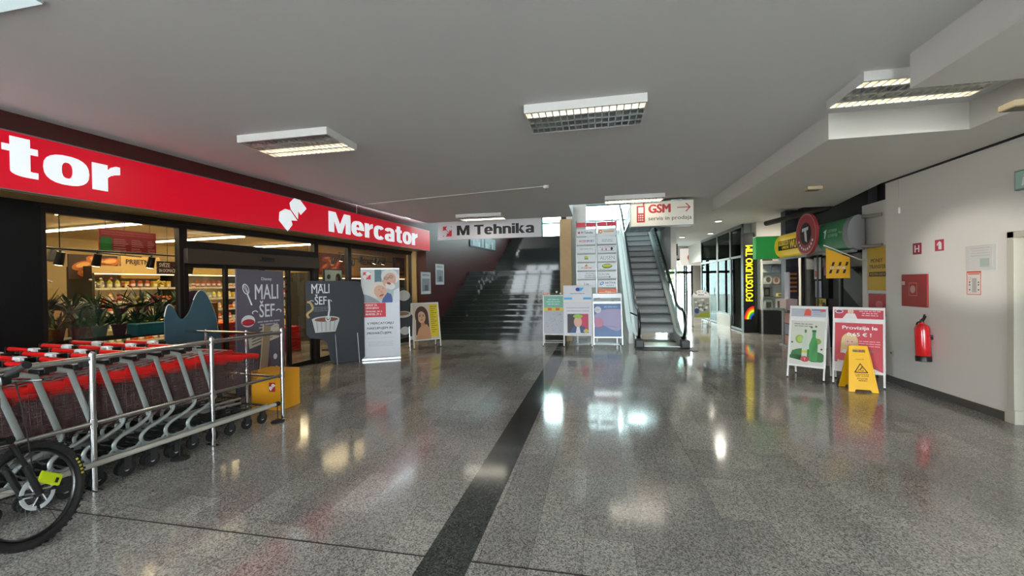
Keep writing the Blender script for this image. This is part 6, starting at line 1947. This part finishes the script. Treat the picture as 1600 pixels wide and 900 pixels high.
for x, z, w, h, k, c, lab in spots:
    p = Vector((4.80, 13.7, 0)) + Matrix.Rotation(R(-8), 3, 'Z') @ Vector((x, .15, z))
    g = thing('photo_frame', lab, 'photo frame', p, R(-8), 'photo frames in the studio display', rx=-.12)
    f = MB(mat('frame_' + c[1:], c, .4))
    if k == 'oval': f.disc(w / 2, h / 2, w / 2, h / 2, 0, 20, .025)
    else: f.box(0, w, -.025, 0, 0, h, .003)
    f.obj('frame', g)
    f = MB(ink('#5a544c'))
    if k == 'oval': f.disc(w / 2, h / 2, w * .3, h * .32, -.0255, 18)
    else: f.rect(w * .2, w * .8, h * .2, h * .8, -.0255)
    f.obj('photo', g)
    f = MB(M_black); f.prismx([(0.0, .0), (.09, -.0), (.0, h * .8)], w * .45, w * .55); f.obj('strut', g)
# studio wall, ceiling-high glass fronts further along the corridor
mb = MB(M_wallw)
mb.box(4.75, 5.6, 13.9, 14.3, 2.72, 3.4); mb.box(5.72, 6.0, 11.9, 14.5, 0, 3.4)
struct(mb, 'wall_studio')
M_gpane = glass('corridor_glass', '#6c7a76', .22)
M_gframe = mat('grey_green_frame', '#5a6260', .4, .3)
def gwin(n, y0, y1, z0, lab, panel=False):
    r = thing(f'window_{n}', lab, 'shop window', (4.5, y1, 0), RW, kind='structure')
    w = y1 - y0
    f = MB(M_gframe)
    f.box(0, .06, -.03, .03, 0, 3.4); f.box(w - .06, w, -.03, .03, 0, 3.4); f.box(0, w, -.03, .03, 2.35, 2.42); f.box(0, w, -.03, .03, 3.3, 3.4); f.box(0, w, -.03, .03, z0, z0 + .06)
    f.obj('frame', r)
    f = MB(M_gpane); f.box(.06, w - .06, -.004, .004, z0 + .06, 3.3); f.obj('pane', r)
    if z0 > .1:
        f = MB(mat('white_plinth', '#c2c4c0', .5)); f.box(0, w, -.05, .05, 0, z0); f.obj('plinth', r)
    return r
gwin(9, 14.3, 15.5, 0.02, 'tall shop window directly beyond the studio lightbox')
gwin(10, 15.5, 17.1, .42, 'shop window with a white plinth and dark poster in the corridor')
gwin(11, 17.1, 19.6, 0.02, 'last glass front of the corridor before the entrance doors')
r = thing('poster', 'large dark grey portrait poster behind the corridor shop window', 'poster', (4.56, 16.9, .5), RW)
f = MB(ink('#4a4c4a')); f.box(0, 1.2, 0, .02, 0, 2.1); f.obj('sheet', r); f = MB(ink('#6e6c68')); f.disc(.6, 1.4, .3, .38, -.001); f.use(ink('#2a2a2a')).poly([(.1, 0), (1.1, 0), (.9, .8), (.3, .8)], -.001); f.obj('print', r)
mb = MB(mat('corridor_wall', '#b8b6ae', .7))
mb.box(4.5, 4.6, 19.6, 22.5, 2.5, 3.4); mb.box(4.52, 8.0, 14.48, 14.52, 0, 3.4)
struct(mb, 'wall_corridor')

# photo pavement sign
def d_foto(f, x0, x1, z0, z1, y):
    f.use(ink('#8c9088')).rect(x0, x1, z0, z1, y)
    for k in range(22): f.use(ink(random.choice(('#c4c8c0', '#5a605c', '#a4a8a4', '#3a4a6a', '#d4d6d0')))).disc(random.uniform(x0 + .06, x1 - .06), random.uniform(z0 + .26, z1 - .05), random.uniform(.03, .06), random.uniform(.02, .05), y - .001 - k * .0001, 10)
    f.use(ink('#26386a')).disc(x0 + .1, z0 + .24, .08, .1, y - .004); f.use(ink('#8a9c28')).poly([(x0, z0), (x1, z0), (x1, z0 + .2), (x0 + .24, z0 + .16), (x0 + .1, z0 + .06)], y - .005)
def h_foto(f, x0, x1, z0, z1, y):
    cx = (x0 + x1) / 2
    f.use(M_ink)
    for k, c in enumerate('FOTO'):
        a = PI * (.80 - .2 * k); px, pz = cx + .19 * math.cos(a), z0 + .035 + .13 * math.sin(a)
        M0 = f.M; f.M = M0 @ Matrix.Translation((px, y, pz)) @ Matrix.Rotation(-(a - PI / 2), 4, 'Y'); f.text(c, -.035, .035, -.03, .06, 0, .002, .04); f.M = M0
    f.poly([(cx - .12, z0 + .035), (cx + .1, z0 + .035), (cx + .1, z0 + .055), (cx - .06, z0 + .055), (cx - .06, z0 + .075)], y)
aframe('pavement sign with an arched FOTO top in the far corridor', (3.62, 15.9, 0), 0, .58, 1.05, .3, R(6), d_foto, .24, h_foto, arch=True, frame=mat('foto_frame_white', '#c8cac6', .5), d=.14, crossbar=True)

# ------------------------------------------------------------------ entrance at the end of the corridor
r = thing('door_3', 'glazed entrance doors at the end of the corridor', 'entrance door', (2.3, 22.5, 0), 0, kind='structure')
f = MB(M_frame)
for x in (0, .35, 1.18, 1.24, 2.0, 2.1, 2.35): f.box(x, x + .08, -.05, .05, 0, 2.75)
f.box(0, 2.4, -.05, .05, 2.68, 2.78); f.box(0, 2.4, -.05, .05, 2.02, 2.14)
f.obj('frame', r)
f = MB(M_clear); f.box(0, 2.4, -.004, .004, .02, 2.68); f.obj('pane', r)
f = MB(M_alu); f.cyl((1.6, -.12, 0), (1.6, -.12, 3.1), .06, n=14); f.obj('post', r, smooth=True)
for x in (.95, 1.42):
    f = MB(M_alu); f.cyl((x, -.07, .8), (x, -.07, 1.3), .015, n=8); f.obj('handle', r)
mb = MB(mat('entrance_wall', '#a9a7a0', .7)); mb.box(2.0, 8.0, 22.4, 22.6, 2.78, 3.4); mb.box(4.74, 8.0, 22.4, 22.6, 0, 2.78); mb.box(-1, 2.3, 22.4, 22.6, 0, 3.4); struct(mb, 'wall_far')
r = thing('wall_sign', 'white sign with an orange round mark over the far entrance', 'sign', (4.1, 22.25, 2.42), 0)
f = MB(mat('glowing_sign_panel', '#dcd8d0', .4, emit='#f0e8dc', estr=.5)); f.box(0, 1.4, 0, .08, 0, .85); f.obj('panel', r); f = MB(ink('#d85a1c')); f.disc(.6, .4, .26, .22, -.001); f.rect(.6, 1.2, .18, .62, -.001); f.use(M_paper).text('T', .5, .72, .3, .52, -.002, .001, .05); f.obj('emblem', r)  # glow added to the panel to lift its dim face
r = thing('hanging_screen', 'black hanging screen beside the escalator over the corridor', 'screen', (2.45, 17.0, 2.62), 0)
f = MB(M_black); f.box(0, .6, 0, .08, 0, .45, .01); f.obj('frame', r); f = MB(mat('dead_screen', '#15181c', .2)); f.rect(.03, .57, .03, .42, -.0005); f.obj('display', r); f = MB(M_black); f.cyl((.3, .04, .45), (.3, .04, .78), .02); f.obj('bracket', r)
for (x, y, lab) in ((3.3, 17.5, 'round ceiling downlight in front of the hanging screen'), (4.1, 16.5, 'round ceiling downlight close to the corridor glass'), (3.5, 13.2, 'round ceiling downlight before the studio lightbox'), (3.3, 20.0, 'round ceiling downlight nearest the entrance doors')):
    r = thing('ceiling_downlight', lab, 'ceiling light', (x, y, 3.4)); f = MB(M_case); f.lathe([(.12, 0), (.12, -.03), (.09, -.04)], n=20); f.obj('housing', r, smooth=True); f = MB(mat('downlight_lens', '#fff0d0', .4, emit='#fff0d0', estr=6)); f.lathe([(.085, -.041), (.085, -.044)], n=18); f.obj('lens', r)

# ------------------------------------------------------------------ papers and picture on the red wall
def RWt(y, z, off=.003):
    x = -4.935 + (y - 10.934) * .10642
    return (x + SN[0] * -off, y + SN[1] * -off, z)
def d_notice1(f, y): f.use(ink('#c2c4c8')).rect(0, .56, 0, .62, y); f.use(M_ink).text('OBVESTILO', .08, .48, .52, .58, y - .001); f.use(ink('#8a8d94')).rect(.06, .5, .08, .45, y - .001); f.use(ink('#5c6068')).rect(.2, .4, .1, .26, y - .002)
for y0, z0, lab in ((11.08, 1.35, 'grey notice sheet on the red wall nearest the beauty poster sign'), (11.95, 1.62, 'higher grey notice sheet on the red wall towards the stairs')):
    r = thing('notice_sheet', lab, 'notice', RWt(y0, z0), RS); f = MB(ink('#a4a6aa')); f.box(0, .56, 0, .006, 0, .64); f.obj('sheet', r); f = MB(M_paper); d_notice1(f, -.0005); f.obj('print', r)
r = thing('wall_picture', 'black framed cityscape picture high on the red wall over the stairs', 'picture', RWt(14.55, 3.02, .03), RS)
f = MB(M_black); f.box(0, 2.75, 0, .03, -.02, .52); f.obj('frame', r); f = MB(ink('#8fa4ac')); f.rect(.05, 2.7, .03, .47, -.0005)
for k in range(14): f.use(ink(random.choice(('#c4ccd0', '#5c7074', '#38524a', '#a4b4b8')))).rect(.1 + k * .18, .24 + k * .18, .04, random.uniform(.15, .42), -.001)
f.obj('print', r)

# greenery outside the far entrance
def tree(lab, x, y, h, n):
    r = thing('tree', lab, 'tree', (x, y, -.1), 0, 'trees outside the far doors')
    f = MB(mat('bark', '#4a3a2c', .8)); f.cyl((0, 0, 0), (0, 0, h * .6), .09, .05, 8); f.obj('trunk', r)
    f = MB(mat('outdoor_leaf', '#5a7a3a', .6, var=.3, vscale=3))
    for k in range(n):
        a = random.uniform(0, 2 * PI); b = random.uniform(-1, 1); q = random.uniform(.4, 1)
        p = Vector((h * .4 * q * math.cos(a) * math.sqrt(1 - b * b), h * .4 * q * math.sin(a) * math.sqrt(1 - b * b), h * .65 + h * .36 * q * b))
        u = Vector((random.uniform(-1, 1), random.uniform(-1, 1), random.uniform(-1, 1))).normalized() * .16; w_ = u.cross(Vector((random.uniform(-1, 1), random.uniform(-1, 1), 1))).normalized() * .09
        f.add([p - u, p + w_, p + u, p - w_], [(0, 1, 2, 3)])
    f.obj('foliage', r)
tree('green tree outside seen through the glass of the entrance doors', 4.2, 29.0, 4.2, 700)
tree('green tree outside farther to the side of the entrance doors', 9.6, 31.0, 4.8, 700)
tree('slim green tree outside beyond the entrance post', 3.0, 33.0, 5.0, 700)
# ------------------------------------------------------------------ daylight, lamps, camera
w = bpy.data.worlds.new('daylight')
SC.world = w
w.use_nodes = True
bg = w.node_tree.nodes['Background']
bg.inputs['Color'].default_value = (0.86, 0.95, 1.0, 1)
bg.inputs['Strength'].default_value = 28.0

# ground outside
M_out = mat('outside_paving', '#cfccc2', .8, var=.1, vscale=2)
mb = MB(M_out); mb.box(-40, 40, 24.5, 60, -.3, -.1); mb.box(-40, 40, -45, -5.0, -.3, -.1)
struct(mb, 'ground')

def area(name, loc, rot, sx, sy, e, col=(1, 1, 1), portal=False):
    l = bpy.data.lights.new(name, 'AREA'); l.shape = 'RECTANGLE'; l.size = sx; l.size_y = sy; l.energy = e; l.color = col
    l.cycles.is_portal = portal
    o = bpy.data.objects.new(name, l); COL.objects.link(o); o.location = loc; o.rotation_euler = rot
    return o
# the openings that let the daylight in
area('daylight_entrance', (-5.2, -5.02, 1.7), (R(90), 0, R(180)), 3.4, 3.4, 1, portal=True)
area('daylight_entrance', (2.65, -5.02, 1.7), (R(90), 0, R(180)), 3.6, 3.4, 1, portal=True)
area('daylight_upstairs', (.65, 19.7, 4.5), (R(-90), 0, 0), 3.3, 1.4, 1, portal=True)
area('daylight_stairs', (-2.15, 20.2, 4.4), (R(-90), 0, 0), 1.0, 1.2, 1, portal=True)
area('daylight_far_doors', (3.5, 22.7, 1.4), (R(-90), 0, 0), 2.5, 2.8, 1, portal=True)
area('added_skylight_portal', (.65, 13.1, 7.15), (0, 0, 0), 1.9, 3.0, 1, portal=True)  # portal of the added skylight
# lit tubes of the ceiling fixtures
for x, y in ((-3.55, 4.47), (-.11, 4.44), (2.87, 4.46), (-2.93, 10.45), (.77, 9.15)):
    area('fixture_lamp', (x, y, 3.30), (0, 0, 0), 1.1, .5, 4, (1, .94, .82))
# store lighting
for t, n in ((1.6, 2.5), (4.5, 4.5), (8, 5), (11.5, 5)):
    p = ST(t, n, 2.9)
    area('store_lamp', p, (0, 0, RS), 1.6, 3.0, 80, (1, .82, .52))
area('store_lamp', ST(3.6, 1.8, 2.9), (0, 0, RS), 2.0, 1.0, 50, (1, .82, .52))
area('store_lamp', ST(7.5, 1.6, 2.9), (0, 0, RS), 3.0, 1.0, 45, (1, .80, .48))
# studio and kiosk lamps
area('studio_lamp', (5.2, 13.0, 3.0), (R(25), 0, 0), .6, .6, 12, (1, .95, .8))
area('kiosk_lamp', (6.2, 10.0, 3.2), (0, 0, 0), 1.2, 1.2, 6, (1, .95, .85))

def spotl(name, loc, to, e, ang, blend=.4, col=(1, .9, .7), r=.03):
    l = bpy.data.lights.new(name, 'SPOT'); l.energy = e; l.spot_size = ang; l.spot_blend = blend; l.color = col; l.shadow_soft_size = r
    o = bpy.data.objects.new(name, l); COL.objects.link(o); o.location = loc
    o.rotation_euler = (Vector(to) - Vector(loc)).to_track_quat('-Z', 'Y').to_euler()
for x, y in ((3.3, 17.5), (4.1, 16.5), (3.5, 13.2), (3.3, 20.0)):
    spotl('downlight', (x, y, 3.34), (x, y, 0), 420, R(150), .6, (1, .93, .8), .08)
# low sun reaching in through the far doors
spotl('sun_beam', (2.5, 34.0, 6.6), (3.65, 16.6, 0), 42000, R(5), .1, (1, .95, .85), .12)
# unseen spot added outside the entrance for the bright patch on the white wall
spotl('wall_patch_spot', (-7.14, -9.0, 1.5), (4.45, 6.0, 1.85), 9000, R(4.0), .45, (1, .96, .88), .15)

# camera
cam = bpy.data.cameras.new('camera')
cam.sensor_width = 36
cam.lens = 650 * 36 / 1600
cam.clip_start = 0.05
co = bpy.data.objects.new('camera', cam)
COL.objects.link(co)
Mr = Matrix(((0.97950365, 0.01152483, 0.20109642), (0.20096526, 0.01160125, -0.97952967), (-0.01362189, 0.99986629, 0.00904738)))
co.matrix_world = Matrix.Translation((0, 0, 1.6)) @ Mr.to_4x4()
SC.camera = co

SC.view_settings.view_transform = 'Standard'
SC.view_settings.look = 'None'
SC.view_settings.exposure = 0.1
SC.view_settings.gamma = 1
SC.view_settings.use_curve_mapping = False
SC.cycles.max_bounces = 8
SC.cycles.diffuse_bounces = 4
SC.cycles.glossy_bounces = 4
SC.cycles.transparent_max_bounces = 16
SC.cycles.transmission_bounces = 6
SC.cycles.caustics_reflective = False
SC.cycles.caustics_refractive = False
SC.cycles.sample_clamp_indirect = 6
SC.cycles.use_denoising = True
